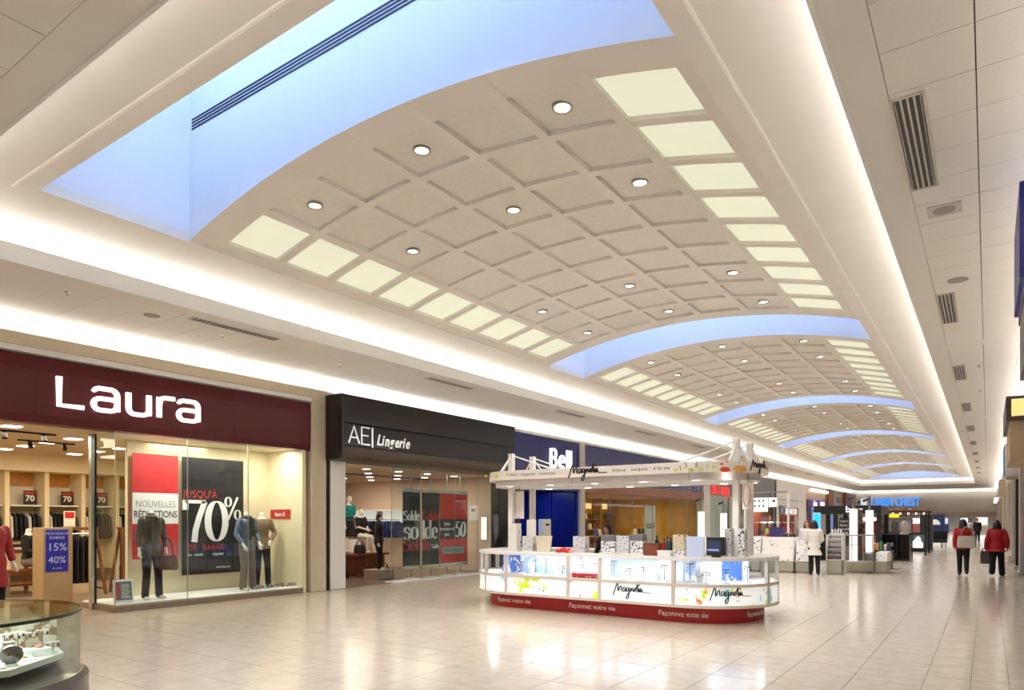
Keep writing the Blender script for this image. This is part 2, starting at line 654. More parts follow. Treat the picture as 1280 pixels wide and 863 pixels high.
# ---------------------------------------------------------------- vault bays
XC, HALF, RISE = (OX0 + OX1) / 2, (OX1 - OX0) / 2, 0.50
RAD = (HALF ** 2 + RISE ** 2) / (2 * RISE)
def az(x):
    return SPR + math.sqrt(RAD ** 2 - (x - XC) ** 2) - (RAD - RISE)
BX, BY = 0.12, 0.36
PX = (2 * HALF - 2 * BX) / 7
LY = 9.17
PY = (LY - 2 * BY) / 9
RW = 0.065
def rib_mesh():
    m = MB()
    def long_rib(xa, xb):
        n = 3
        sec = []
        for i in range(n + 1):
            x = xa + (xb - xa) * i / n
            sec.append((x, az(x)))
        for i in range(n, -1, -1):
            x = xa + (xb - xa) * i / n
            sec.append((x, az(x) + 0.07))
        m.ring_loft([[(x, 0, z) for x, z in sec], [(x, LY, z) for x, z in sec]])
    def cross_rib(ya, yb, lo=0.0, up=0.07):
        n = 36
        rings = []
        for i in range(n + 1):
            x = OX0 + 2 * HALF * i / n
            z = az(x)
            rings.append([(x, ya, z + lo), (x, yb, z + lo), (x, yb, z + up), (x, ya, z + up)])
        m.ring_loft(rings)
    for i in range(8):
        x = OX0 + BX + PX * i
        a = OX0 if i == 0 else x - RW
        b = OX1 if i == 7 else x + RW
        long_rib(a, b)
    for j in range(10):
        y = BY + PY * j
        a = -0.004 if j == 0 else y - RW
        b = LY + 0.004 if j == 9 else y + RW
        cross_rib(a, b, 0.002, 0.068)
    return m
rib_me = None
panel_me = {}
trim_me = lens_me = None
for k in range(6):
    y0 = 5.13 + PER * k
    v = struct('ceiling')
    v.location = (0, y0, 0)
    if rib_me is None:
        rib_me = obj('coffer_ribs', rib_mesh(), vault_p, v).data
    else:
        link('coffer_ribs', rib_me, v)
    for i in range(7):
        xa, xb = OX0 + BX + PX * i + RW - 0.03, OX0 + BX + PX * (i + 1) - RW + 0.03
        for j in range(9):
            ya, yb = BY + PY * j + RW - 0.03, BY + PY * (j + 1) - RW + 0.03
            yc = (ya + yb) / 2
            lit = i in (0, 6)
            nm = 'backlit_panel' if lit else 'coffer_panel'
            if i not in panel_me:
                h = (yb - ya) / 2
                up = 0.055
                vs = [(xa, -h, az(xa) + up), (xb, -h, az(xb) + up), (xb, h, az(xb) + up), (xa, h, az(xa) + up)]
                vs += [(x, y, z + 0.02) for x, y, z in vs]
                m = MB().add(vs, [(0, 3, 2, 1), (4, 5, 6, 7), (0, 1, 5, 4), (1, 2, 6, 5), (2, 3, 7, 6), (3, 0, 4, 7)])
                o = obj(nm, m, lit_panel if lit else coffer_p, v)
                o.location = (0, yc, 0)
                panel_me[i] = o.data
            else:
                o = link(nm, panel_me[i], v, loc=(0, yc, 0))
            if i in (1, 3, 5) and j in (0, 2, 6, 8):
                x = (xa + xb) / 2
                z = az(x) + 0.03
                if trim_me is None:
                    t = obj('downlight_trim', MB().lathe([(0.075, 0.02), (0.082, -0.006), (0.105, -0.008), (0.105, 0.03)], (0, 0, 0), 20), steel, o, world=False)
                    trim_me = t.data
                    l = obj('downlight_lens', MB().lathe([(0.076, 0.012), (0.0745, 0.004), (0.01, 0.003)], (0, 0, 0), 20), lamp_w, o, world=False)
                    lens_me = l.data
                else:
                    t = link('downlight_trim', trim_me, o)
                    l = link('downlight_lens', lens_me, o)
                t.location = l.location = (x, 0, z)
                spot_light('downlight_beam', (x, y0 + yc, z - 0.03), 130, WARM, 105)

# light wells between the bays --------------------------------------------------
def well_end(y, t, arched):
    """end wall of a well at y, thickness t (signed), its foot following the arch"""
    n = 36
    rings = []
    for i in range(n + 1):
        x = OX0 + 2 * HALF * i / n
        zb = az(x) - 0.002 if arched else 5.36
        rings.append([(x, y, zb), (x, y + t, zb), (x, y + t, 8.2), (x, y, 8.2)])
    return MB().ring_loft(rings)
wi = 0
for y0, y1 in WELLS:
    w = struct('ceiling')
    m = MB()
    m.box(OX0 - 0.1, OX0, y0 - 0.1, y1 + 0.1, 5.36, 8.2)
    m.box(OX1, OX1 + 0.1, y0 - 0.1, y1 + 0.1, 5.36, 8.2)
    m.box(OX0 - 0.1, OX1 + 0.1, y0 - 0.1, y1 + 0.1, 8.2, 8.3)
    obj('well_wall', m, well_p, w)
    obj('well_end_wall', well_end(y0 + .004, .008, True) if wi > 0 else well_end(y0, -.05, False), well_p, w)
    obj('well_end_wall', well_end(y1 - .012, .008, True) if wi < len(WELLS) - 1 else well_end(y1, .05, False), well_p, w)
    # linear air slots on the far end wall
    if wi < len(WELLS) - 1:
        for s in range(4):
            z = 6.835 + 0.042 * s
            obj('air_slot', MB().box(OX0 + 0.06, OX1 - 0.9, y1 - 0.018, y1 - 0.012, z, z + 0.022), pm('slot_dark', (16, 20, 36), 0.6, var=0), w)
    wi += 1

# ---------------------------------------------------------------- shell behind and at the ends
wl = sobj('wall_left', MB().box(-12.9, -12.75, -13, 86.5, 4.3, CZ), paint)
wr = sobj('wall_right', MB().box(1.15, 1.3, -13, 86.5, 4.3, CZ), paint)
wb = sobj('wall_unseen_back', MB().box(-24, 4.5, -13.2, -13.0, 0, 5), paint)  # unseen closing wall added to keep the light in; the hall runs on
# ================================================================ people and shop figures
skin_m = pm('skin', (196, 146, 120), 0.5, var=0.04)
mann_m = pm('mannequin_white', (226, 218, 205), 0.4, var=0.02)
eye_m = pm('eye_dark', (40, 28, 22), 0.3, var=0)
lip_m = pm('lips', (160, 84, 78), 0.5, var=0)
hair_dark = pm('dark_brown_hair', (36, 24, 20), 0.5, var=0.3, scale=60, bump=0.5)
hair_brown = pm('brown_hair', (70, 42, 30), 0.5, var=0.3, scale=60, bump=0.5)

TORSO = [(.455, .060, .052), (.485, .088, .066), (.515, .096, .070), (.55, .090, .064), (.59, .077, .055), (.63, .072, .052), (.68, .081, .059), (.73, .091, .066), (.775, .097, .062), (.805, .090, .054), (.83, .055, .042), (.85, .034, .034)]

def hand_mb(h, wrist, elbow, curl=0.5):
    """palm and five bent fingers of unequal length, continuing the forearm"""
    m = MB()
    w, e = Vector(wrist), Vector(elbow)
    d = (w - e).normalized()
    side = d.cross(Vector((1, 0, 0)))
    side = side.normalized() if side.length > 0.1 else Vector((0, 1, 0))
    nrm = d.cross(side).normalized()
    s = h / 1.7
    palm = MB()
    fingers = MB()
    base = w + d * 0.085 * s
    for i, (o, L) in enumerate(((-.03, .062), (-.010, .076), (.010, .080), (.028, .070))):
        a = base + side * o * s
        k1 = a + (d * (1 - curl * .4) + nrm * curl * .5) * L * .5 * s
        k2 = k1 + (d * (1 - curl) + nrm * curl) * L * .5 * s
        fingers.tube([a - d * .02 * s, a, k1, k2], [.009 * s, .009 * s, .008 * s, .006 * s], 6)
    t0 = w + d * .03 * s + side * .03 * s
    fingers.tube([t0 - side * .01 * s, t0 + side * .022 * s + d * .02 * s, t0 + side * .03 * s + d * .055 * s], [.011 * s, .010 * s, .007 * s], 6)
    return fingers, w + d * .035 * s, w + d * .08 * s

def figure(name, label, cat, loc, rz=0.0, h=1.7, skin=mann_m, head=True, feet=((0, 0), (0, 0)), arms=None,
           seat=None, top=None, low=None, shoes=None, hair=None, skirt=None, group=None, voxel=0.014, face=False, lean=0.0, hands=True):
    """facing +Y in its own frame.  feet: (forward, sideways) of left, right.  arms: elbow and wrist offsets from each shoulder."""
    t = thing(name, label, cat, loc, rz, group)
    ORG[t.name] = Vector((0, 0, 0))
    b = MB()
    dz = 0.0
    if seat is not None:
        dz = seat - (.47 - .055) * h
    ln = lambda z: lean * max(0, z - .5) * h
    Z = lambda z: z * h + dz
    rings = [(0, ln(z), Z(z), rx * h, ry * h) for z, rx, ry in TORSO]
    b.ellipses(rings)
    b.capsule((0, ln(.82), Z(.82)), (0, ln(.89), Z(.885)), .032 * h, .029 * h)
    hc = Vector((0, ln(.93) + .012 * h, Z(.935)))
    if head:
        b.ball(hc, (.043 * h, .052 * h, .062 * h))
        b.ball(hc + Vector((0, .012 * h, -.03 * h)), (.033 * h, .038 * h, .038 * h))
        b.capsule(hc + Vector((0, .048 * h, .004 * h)), hc + Vector((0, .058 * h, -.014 * h)), .007 * h, .010 * h, 8)
        for s in (-1, 1):
            b.ball(hc + Vector((s * .044 * h, 0, -.004 * h)), (.006 * h, .013 * h, .018 * h), 8, 7)
    legs = []
    for s, (fy, fx) in zip((-1, 1), feet):
        hip = Vector((s * .05 * h, 0, Z(.50)))
        if seat is not None:
            knee = Vector((s * (.055 + fx) * h, .245 * h, seat + .055 * h))
            ank = Vector((s * (.055 + fx) * h, (.245 + fy) * h, .045 * h))
            if seat > .285 * h:
                ank.z = knee.z - .24 * h
        else:
            ank = Vector((s * (.05 + fx) * h, fy * h, (.045 + (0.03 if fy < -.08 else 0)) * h))
            mid = (hip + ank) / 2
            knee = Vector((s * (.05 + fx * .5) * h, mid.y + (.012 + abs(fy) * .22) * h, .285 * h))
        toe = ank + Vector((s * .012 * h, .085 * h, -.028 * h))
        heel = ank + Vector((0, -.018 * h, -.026 * h))
        legs.append((hip, knee, ank, heel, toe))
        b.capsule(hip, knee, .050 * h, .034 * h)
        b.capsule(knee, ank, .034 * h, .021 * h)
        b.ball((knee + (ank - knee) * .3 + Vector((0, -.006 * h, 0))), (.031 * h, .034 * h, .05 * h), 10, 7)
        b.capsule(heel, toe, .020 * h, .016 * h, 10)
    arms = arms or [((-.02, 0, -.17), (-.02, .03, -.32)), ((.02, 0, -.17), (.02, .03, -.32))]
    am = []
    fing = MB()
    for s, (eo, wo) in zip((-1, 1), arms):
        sh = Vector((s * .098 * h, ln(.8), Z(.805)))
        el = sh + Vector(eo) * h
        wr = sh + Vector(wo) * h
        am.append((sh, el, wr))
        b.capsule(sh, el, .031 * h, .023 * h)
        b.capsule(el, wr, .023 * h, .0155 * h)
        if hands:
            f, p0, p1 = hand_mb(h, wr, el)
            b.capsule(wr, p0, .0155 * h, .019 * h, 10)
            b.capsule(p0, p1, .019 * h, .017 * h, 10)
            fing.add(f.v, f.f)
    me = fused(b, voxel)
    if hands:
        q = mesh_to_mb(me)
        q.add(fing.v, fing.f)
        body = obj('body', q, skin, t, smooth=True)
    else:
        me.materials.append(skin)
        body = link('body', me, t)
    if head and face:
        for s in (-1, 1):
            obj('eye', MB().ball(hc + Vector((s * .017 * h, .047 * h, .008 * h)), .0055 * h, 8, 6), eye_m, t, smooth=True)
        obj('mouth', MB().ball(hc + Vector((0, .047 * h, -.033 * h)), (.013 * h, .006 * h, .004 * h), 8, 6), lip_m, t, smooth=True)
    if low:
        m = MB()
        i = low.get('infl', .010)
        m.ellipses([(0, ln(z), Z(z), (rx + i) * h, (ry + i) * h) for z, rx, ry in TORSO[:low.get('rise', 5)]])
        L = low.get('len', 1.0)
        fl = low.get('flare', 0.0)
        for hip, knee, ank, heel, toe in legs:
            m.capsule(hip, knee, (.052 + i) * h, (.036 + i) * h)
            if L > .55:
                m.capsule(knee, knee + (ank - knee) * ((L - .5) * 2), (.035 + i) * h, (.026 + i + fl) * h)
        me = fused(m, voxel)
        me.materials.append(low['mat'])
        link('trousers', me, t)
    if skirt:
        m = MB()
        z0 = skirt.get('hem', .3)
        m.ellipses([(0, 0, Z(z0), skirt.get('w', .12) * h, skirt.get('w', .12) * .75 * h), (0, 0, Z(.42), .118 * h, .088 * h), (0, 0, Z(.51), .107 * h, .08 * h), (0, ln(.62), Z(.62), .083 * h, .064 * h)], 24)
        obj('skirt', m, skirt['mat'], t, smooth=True)
    if top:
        m = MB()
        i = top.get('infl', .014) * .7
        hem = top.get('hem', .47)
        rr = [(z, max(rx, .090) if z < .52 else rx, max(ry, .066) if z < .52 else ry) for z, rx, ry in TORSO if z > hem + .02 and z < .842]
        rr = [(hem, max(.094, top.get('flare', 0) + .094), max(.07, top.get('flare', 0) + .07))] + rr
        m.ellipses([(0, ln(z), Z(z), (rx + i) * h, (ry + i) * h) for z, rx, ry in rr])
        L = top.get('sleeve', 1.0)
        for sh, el, wr in am:
            if L > .5:
                m.capsule(sh, el, (.032 + i * .8) * h, (.0245 + i * .8) * h)
                m.capsule(el, el + (wr - el) * (L - .5) * 2, (.0245 + i * .8) * h, (.019 + i * .8) * h)
            elif L > 0:
                m.capsule(sh, sh + (el - sh) * L * 2, (.036 + i) * h, (.030 + i) * h)
        if top.get('collar'):
            m.capsule((0, ln(.83), Z(.838)), (0, ln(.86), Z(.858)), .048 * h, .042 * h)
        me = fused(m, voxel)
        me.materials.append(top['mat'])
        link(top.get('name', 'jacket'), me, t)
        if top.get('scarf'):
            s = MB().lathe([(.036 * h, .0), (.060 * h, .012 * h), (.060 * h, .03 * h), (.036 * h, .045 * h)], (0, ln(.84), Z(.825)), 18)
            s.box(-.035 * h, .005 * h, .075 * h, .09 * h, Z(.62), Z(.84))
            s.box(.01 * h, .045 * h, .075 * h, .09 * h, Z(.58), Z(.84))
            obj('scarf', s, top['scarf'], t, smooth=True)
    if shoes:
        m = MB()
        bt = shoes.get('shaft', 0)
        for hip, knee, ank, heel, toe in legs:
            m.capsule(heel, toe, .026 * h, .021 * h, 10)
            if bt:
                m.capsule(ank, ank + (knee - ank) * bt, .030 * h, .040 * h)
            m.capsule(heel + Vector((0, -.006 * h, -.004 * h)), heel + Vector((0, -.006 * h, .02 * h)), .019 * h, .022 * h, 8)
        me = fused(m, voxel)
        me.materials.append(shoes['mat'])
        link(shoes.get('name', 'shoes'), me, t)
    if hair and head:
        m = MB()
        m.ball(hc + Vector((0, -.008 * h, .010 * h)), (.050 * h, .056 * h, .064 * h))
        L = hair.get('long', 0)
        if L:
            m.ellipses([(0, hc.y - .03 * h, hc.z - L * h, .030 * h, .018 * h), (0, hc.y - .035 * h, hc.z - L * .6 * h, .060 * h, .028 * h), (0, hc.y - .025 * h, hc.z, .054 * h, .040 * h)])
            for s in (-1, 1):
                m.capsule(hc + Vector((s * .046 * h, -.006 * h, .01 * h)), hc + Vector((s * .056 * h, -.02 * h, -L * .8 * h)), .016 * h, .014 * h)
        if hair.get('bun'):
            m.ball(hc + Vector((0, -.05 * h, .045 * h)), .026 * h)
        me = fused(m, voxel * .8, 2)
        # open the front so that the face shows
        me.materials.append(hair['mat'])
        link('hair', me, t)
    return t

def shoulder_bag(name, label, loc, rz, size, mat, strap_mat, strap=.5, group=None):
    w, d, hh = size
    t = thing(name, label, 'bag', loc, rz, group)
    ORG[t.name] = Vector((0, 0, 0))
    m = MB()
    n = 12
    rings = []
    for z, sx, sy in ((0, .80, .7), (.06, .97, 1.0), (.35, 1.0, 1.0), (.75, .96, .7), (1.0, .88, .25)):
        R = []
        for j in range(20):
            a = 2 * PI * j / 20
            c, s = math.cos(a), math.sin(a)
            R.append((w / 2 * sx * math.copysign(abs(c) ** .45, c), d / 2 * sy * math.copysign(abs(s) ** .45, s), hh * z))
        rings.append(R)
    m.ring_loft(rings)
    obj('bag_body', m, mat, t, smooth=True)
    st = MB()
    for s in (-1, 1):
        st.tube([(-w * .3, s * d * .12, hh * .92), (-w * .24, s * d * .14, hh + strap * .6), (-w * .08, s * d * .1, hh + strap * .95), (0, s * d * .08, hh + strap), (w * .08, s * d * .1, hh + strap * .95), (w * .24, s * d * .14, hh + strap * .6), (w * .3, s * d * .12, hh * .92)], .010, 6)
    obj('strap', st, strap_mat, t, smooth=True)
    return t

def garment_mb(w=.44, l=.68, th=.06, sleeve=.5):
    """a jacket on a hanger, seen flat; hanging from z = 0 downward, width along x"""
    m = MB()
    prof = [(0, .05), (-.03, .12), (-.07, w * .46), (-.12, w * .5), (-.3, w * .46), (-l * .7, w * .46), (-l, w * .5)]
    rings = []
    for z, hw in prof:
        k = .5 if z > -.05 else 1.0
        rings.append([(-hw, -th * .25 * k, z), (-hw * .5, -th * .5 * k, z), (hw * .5, -th * .5 * k, z), (hw, -th * .25 * k, z), (hw, th * .25 * k, z), (hw * .5, th * .5 * k, z), (-hw * .5, th * .5 * k, z), (-hw, th * .25 * k, z)])
    m.ring_loft(rings)
    if sleeve:
        for s in (-1, 1):
            m.capsule((s * w * .47, 0, -.11), (s * w * .56, .01, -.11 - sleeve), th * .55, th * .42, 8)
    return m
hook_mb = lambda: MB().tube([(0, 0, -.01), (0, 0, .012), (-.016, 0, .025), (-.023, 0, .045), (-.016, 0, .061), (0, 0, .068), (.016, 0, .061), (.023, 0, .045)], .004, 6)
GARM = {}
def hang(kind, mat, x, y, z, rz, label, group):
    """one hanging garment: cloth and hook"""
    key = (kind, mat.name)
    if key not in GARM:
        w, l, th, sl = {'jacket': (.44, .66, .06, .46), 'top': (.40, .56, .04, .2), 'dress': (.40, 1.0, .05, .0), 'trousers': (.34, .85, .05, .0)}[kind]
        t = thing('hanging_garment', label, 'garment', (x, y, z), 0, group)
        ORG[t.name] = Vector((0, 0, 0))
        obj('cloth', garment_mb(w, l, th, sl), mat, t, smooth=True)
        obj('hook', hook_mb(), chrome, t, smooth=True)
        t.rotation_euler.z = rz
        GARM[key] = t
        return t
    return dup(GARM[key], (x, y, z), rz, label, group)
# ================================================================ first shop on the left (wine red sign)
FX = -12.3
maroon = pm('wine_red_gloss', (88, 22, 28), 0.3, var=0.04, spec=0.35)
cream = pm('cream_wall', (232, 218, 184), 0.75, var=0.015)
beige_frame = pm('beige_frame', (206, 192, 170), 0.6, var=0.03)
stone = pm('brown_stone', (132, 114, 92), 0.4, var=0.12, scale=12)
wood = pm('mid_brown_wood', (120, 66, 32), 0.4, var=0.2, scale=9)
wood_o = pm('honey_wood', (206, 142, 62), 0.45, var=0.12, scale=7)
letter_on = pm('lit_letter', (255, 255, 255), 0.4, emit=1.1, ecol=(255, 252, 248), var=0)
shop_glass = glass_mat('shop_glass', refl=0.12)
ceil_shop = pm('shop_ceiling', (216, 196, 168), 0.8, var=0.02)

# sign board: glossy, slightly bowed, with five lit letters
t = thing('shop_sign', 'glossy wine red sign board with five white lit letters over the show window', 'shop sign', (FX, 5.9, 3.12))
m = MB()
prof = [(0.0, 3.12), (.06, 3.13), (.075, 3.25), (.085, 3.6), (.085, 3.95), (.06, 4.17), (0, 4.18), (-.2, 4.18), (-.2, 3.12)]
m.ring_loft([[(FX - .04 + x, y, z) for x, z in prof] for y in (1.6, 4.4, 5.73, 8.1, 9.88)])
board = obj('sign_board', m, maroon, t, bevel=0.004)
for y in (4.58, 8.02):
    obj('seam', MB().box(FX + .040, FX + .0465, y, y + .008, 3.2, 4.1), pm('seam_dark', (50, 12, 16), 0.4, var=0), t)
LS = {'L': [[(0, .45), (0, 0), (.36, 0)]],
      'a': [[(.0, .33)] + arc(.09, .27, .09, .085, 150, 90, 4) + arc(.27, .255, .10, .10, 90, 0, 6) + [(.37, 0)],
            [(.37, .19), (.10, .19)] + arc(.10, .095, .10, .095, 90, 270, 8) + [(.26, 0)] + arc(.26, .10, .11, .10, 270, 345, 5)],
      'u': [[(0, .355)] + arc(.10, .10, .10, .10, 180, 270, 6) + arc(.235, .10, .11, .10, 270, 350, 6), [(.345, .355), (.345, 0)]],
      'r': [[(0, .355), (0, 0)], [(0, .2)] + arc(.11, .24, .11, .115, 170, 90, 6) + [(.28, .355)]]}
for ch, y in (('L', 4.885), ('a', 5.40), ('u', 5.965), ('r', 6.50), ('a', 6.86)):
    obj('letter', ribbon(place(LS[ch], 0, 0, 1.02), on_left(FX + .052, y, 3.44), .085, .072, .045), letter_on, t)

# surround: header, moulding, jamb
sobj('trim_4', MB().box(FX - .45, FX + .03, -6, 9.9, 4.30, 4.50).box(FX - .45, FX + .03, 9.9, 10.32, 0, 4.50).box(FX - .45, FX - .04, -6, 9.9, 4.18, 4.32), beige_frame, bevel=0.01)
sobj('trim_5', MB().box(FX - .05, FX + .10, -6, 9.88, 4.195, 4.245).box(FX - .05, FX + .065, -6, 9.88, 4.245, 4.29), white_p, bevel=0.008)

# platform and glazing
sobj('trim_6', MB().box(FX - .72, FX, 5.76, 9.72, 0, .10).box(FX - 1.3, FX - .72, 5.76, 9.72, 0, .10), stone, bevel=0.008)
deck = sobj('trim_7', MB().box(FX - 1.25, FX - .03, 5.80, 9.70, .10, .125), white_p)
w1 = struct('window_1')
for a, b in ((5.78, 7.075), (7.08, 8.355), (8.36, 9.70)):
    obj('glass_pane', MB().box(FX - .012, FX, a, b, .10, 3.12), shop_glass, w1)
obj('glass_pane', MB().box(FX - .70, FX - .012, 5.78, 5.79, .10, 3.12), shop_glass, w1)
obj('glass_joint', MB().box(FX - .014, FX + .002, 7.072, 7.082, .10, 3.12).box(FX - .014, FX + .002, 8.352, 8.362, .10, 3.12).box(FX - .014, FX + .002, 5.775, 5.785, .10, 3.12), steel, w1)
obj('glazing_channel', MB().box(FX - .03, FX + .008, 5.77, 9.70, .095, .125).box(FX - .72, FX, 5.77, 5.80, .095, .125), steel, w1)
obj('window_lettering', text_mb('LAURA . LAURA PETITES . LAURA II', .105, on_left(FX + .001, 9.02, .21), .002, off=.002, width=.62), black_m, w1)
# door post at the inner corner of the window
dp = sobj('door_1', MB().box(FX - .80, FX - .70, 5.70, 5.76, 0, 3.12), chrome, bevel=0.01)
obj('door_channel', MB().box(FX - .80, FX - .70, 5.76, 5.795, 0, 3.12), black_m, dp)
# back and side of the show window
sobj('wall_window_back', MB().box(FX - 1.36, FX - 1.26, 6.60, 9.80, .10, 3.4), cream)
sobj('wall_window_side', MB().box(FX - 1.30, FX - .02, 9.705, 9.80, 0, 3.4), cream)
sobj('ceiling_window', MB().box(FX - 1.36, FX - .02, 5.78, 9.75, 3.14, 3.2), cream)
area_light('window_light', (FX - .45, 8.1, 3.12), (.3, 2.9), 40, (1.0, .94, .84))
for y in (6.6, 8.4, 9.2):
    spot_light('window_spot', (FX - .4, y, 3.1), 15, (1.0, .94, .84), 60, (0, math.radians(-12), 0))

# posters in the window ---------------------------------------------------------
red_print = pm('red_print', (196, 38, 40), 0.5, var=0.02)
white_print = pm('white_print', (236, 234, 232), 0.5, var=0.01)
black_print = pm('black_print', (30, 28, 30), 0.35, var=0.05)
red_letter = pm('red_letter', (190, 44, 40), 0.5, var=0)
grey_letter = pm('grey_letter', (150, 140, 138), 0.5, var=0)
PXX = -13.40
t = thing('poster', 'tall red window poster with a white band reading reductions', 'poster', (PXX, 7.06, .84))
obj('poster_sheet', MB().box(PXX - .01, PXX, 6.61, 7.51, .84, 2.88), red_print, t)
obj('hanging_wire', MB().cyl((PXX - .005, 6.70, 2.86), (PXX - .005, 6.70, 3.15), .004, n=5), steel, t)
obj('hanging_wire', MB().cyl((PXX - .005, 7.42, 2.86), (PXX - .005, 7.42, 3.15), .004, n=5), steel, t)
obj('white_band', MB().box(PXX, PXX + .003, 6.61, 7.51, 1.52, 2.12), white_print, t)
obj('lettering', text_mb('NOUVELLES', .185, on_left(PXX + .003, 7.06, 1.90), .002, width=.80), grey_letter, t)
obj('lettering', text_mb('RÉDUCTIONS', .185, on_left(PXX + .003, 7.06, 1.70), .002, width=.75, off=.003), pm('dark_letter', (70, 50, 52), .5, var=0), t)
t = thing('poster', 'large black window poster with a huge white 70 percent', 'poster', (PXX, 8.28, .47))
obj('poster_sheet', MB().box(PXX - .01, PXX, 7.59, 8.98, .47, 2.88), black_print, t)
obj('hanging_wire', MB().cyl((PXX - .005, 7.70, 2.86), (PXX - .005, 7.70, 3.15), .004, n=5), steel, t)
obj('hanging_wire', MB().cyl((PXX - .005, 8.86, 2.86), (PXX - .005, 8.86, 3.15), .004, n=5), steel, t)
obj('lettering', text_mb("JUSQU'À", .21, on_left(PXX, 7.99, 2.12), .002, width=.95), red_letter, t)
obj('lettering', text_mb('DE', .16, on_left(PXX, 7.80, 1.02), .002), red_letter, t)
obj('lettering', text_mb('RABAIS', .16, on_left(PXX, 8.28, 1.02), .002), red_letter, t)
obj('lettering', text_mb('du', .085, on_left(PXX, 7.75, .88), .002), white_print, t)
obj('lettering', text_mb('mode', .085, on_left(PXX, 7.95, .88), .002), white_print, t)
obj('lettering', text_mb('régulier', .085, on_left(PXX, 8.38, .88), .002), white_print, t)
obj('lettering', text_mb('www.laura.ca', .06, on_left(PXX, 8.5, .60), .002), white_print, t)
seven = [[(.02, .72), (.02, .86), (.46, .86)], [(.0, .70), (.0, .86)], [(.46, .87), (.30, .5), (.20, .0)]]
seven = [[(.03, .83), (.47, .83)], [(.03, .86), (.03, .66)], [(.45, .84), (.33, .52), (.25, .25), (.22, .0)]]
m = ribbon(place(seven, 0, 0, 1.0), on_left(PXX, 7.63, 1.14), .13, .07, .003)
m2 = ribbon([arc(.27, .43, .20, .41, 0, 360, 32)], on_left(PXX, 8.08, 1.14), .15, .025, .003)
pc = [arc(.10, .42, .075, .115, 0, 360, 20), arc(.36, .10, .075, .115, 0, 360, 20), [(.10, -.02), (.36, .54)]]
m3 = ribbon(place(pc, 0, 0, .86), on_left(PXX, 8.53, 1.62), .055, .018, .003)
m.add(m2.v, m2.f).add(m3.v, m3.f)
obj('numeral', m, white_print, t)
# red plaque on the window's side wall
t = thing('wall_plaque', 'small red plaque with white lettering on the cream window side wall', 'sign', (-13.05, 9.69, 1.62))
obj('plaque_plate', MB().box(-13.42, -12.72, 9.685, 9.705, 1.62, 1.83), red_print, t, bevel=0.003)
obj('lettering', text_mb('laura II', .13, on_front(-13.07, 9.685, 1.72), .003, off=.003), white_print, t)
# framed notice standing in the window corner
t = thing('notice_stand', 'small framed grey notice standing in the window corner by the glass', 'sign', (-12.55, 6.05, .125))
m = MB().box(-.012, .012, -.17, .17, 0, .42)
for v in (m,):
    v.xform(Matrix.Rotation(math.radians(-8), 4, 'Y'))
obj('frame', m, white_print, t, world=False, bevel=0.004)
m = MB().box(.012, .015, -.14, .14, .05, .38)
m.xform(Matrix.Rotation(math.radians(-8), 4, 'Y'))
obj('notice_sheet', m, pm('notice_grey', (112, 108, 106), .5, var=.1, scale=40), t, world=False)
m = MB()
for i in range(8):
    m.box(.015, .017, -.04, .11 - .02 * (i % 3), .09 + .032 * i, .10 + .032 * i)
m.xform(Matrix.Rotation(math.radians(-8), 4, 'Y'))
obj('printed_lines', m, white_print, t, world=False)
m = MB().box(.015, .017, -.11, -.07, .08, .36)
m.xform(Matrix.Rotation(math.radians(-8), 4, 'Y'))
obj('red_bar', m, red_print, t, world=False)

# headless mannequins -----------------------------------------------------------
denim = spots_mat('blue_patterned_denim', (70, 84, 108), [((130, 150, 175), 60, .52), ((40, 46, 66), 45, .58)])
grey_cloth = pm('grey_tweed', (120, 108, 98), 0.85, var=0.15, scale=80)
olive = pm('dark_olive_shirt', (74, 66, 54), 0.8, var=0.2, scale=40)
black_cloth = pm('black_cloth', (18, 17, 18), 0.85, var=0.2, scale=30)
navy_cloth = pm('navy_cloth', (26, 28, 44), 0.85, var=0.2, scale=30)
tan_cloth = pm('tan_blazer', (134, 108, 84), 0.8, var=0.08, scale=40)
HB = 1.80
DK = .125
figure('mannequin', 'headless white mannequin in dark olive shirt and black trousers holding a handbag', 'mannequin', (-12.80, 6.66, DK), -PI / 2, HB, head=False,
       feet=((0, .03), (.03, .03)), arms=[((-.035, -.01, -.16), (-.045, .02, -.31)), ((.04, .01, -.16), (.05, .05, -.30))],
       top=dict(mat=olive, hem=.44, sleeve=.82, infl=.012, collar=True, scarf=pm('grey_scarf', (92, 84, 72), .9, var=.15), name='shirt'), low=dict(mat=black_cloth, infl=.004, flare=.008))
figure('mannequin', 'headless white mannequin in blue patterned jacket and grey trousers', 'mannequin', (-12.80, 8.66, DK), -PI / 2 + .1, HB, head=False,
       feet=((0, .035), (.03, .03)), arms=[((-.05, -.01, -.15), (.0, .10, -.27)), ((.05, .0, -.16), (.03, .10, -.28))],
       top=dict(mat=denim, hem=.49, sleeve=.85, infl=.012, scarf=pm('taupe_scarf', (84, 74, 66), .9, var=.15)), low=dict(mat=grey_cloth, infl=.005, flare=.012))
figure('mannequin', 'headless white mannequin in tan blazer and black trousers, hand on hip', 'mannequin', (-13.05, 9.20, DK), -PI / 2 - .1, HB, head=False,
       feet=((.0, .035), (.02, .03)), arms=[((-.06, .02, -.15), (.02, .07, -.24)), ((.08, -.02, -.14), (-.01, .06, -.25))],
       top=dict(mat=tan_cloth, hem=.46, sleeve=.95, infl=.012, name='blazer'), low=dict(mat=navy_cloth, infl=.004, flare=.006))
shoulder_bag('handbag', 'brown leather handbag hanging from the hand of the olive-shirted mannequin', (-12.62, 6.87, .66), .4, (.40, .15, .27), pm('brown_leather', (96, 62, 44), .4, var=.2), black_m, .33)

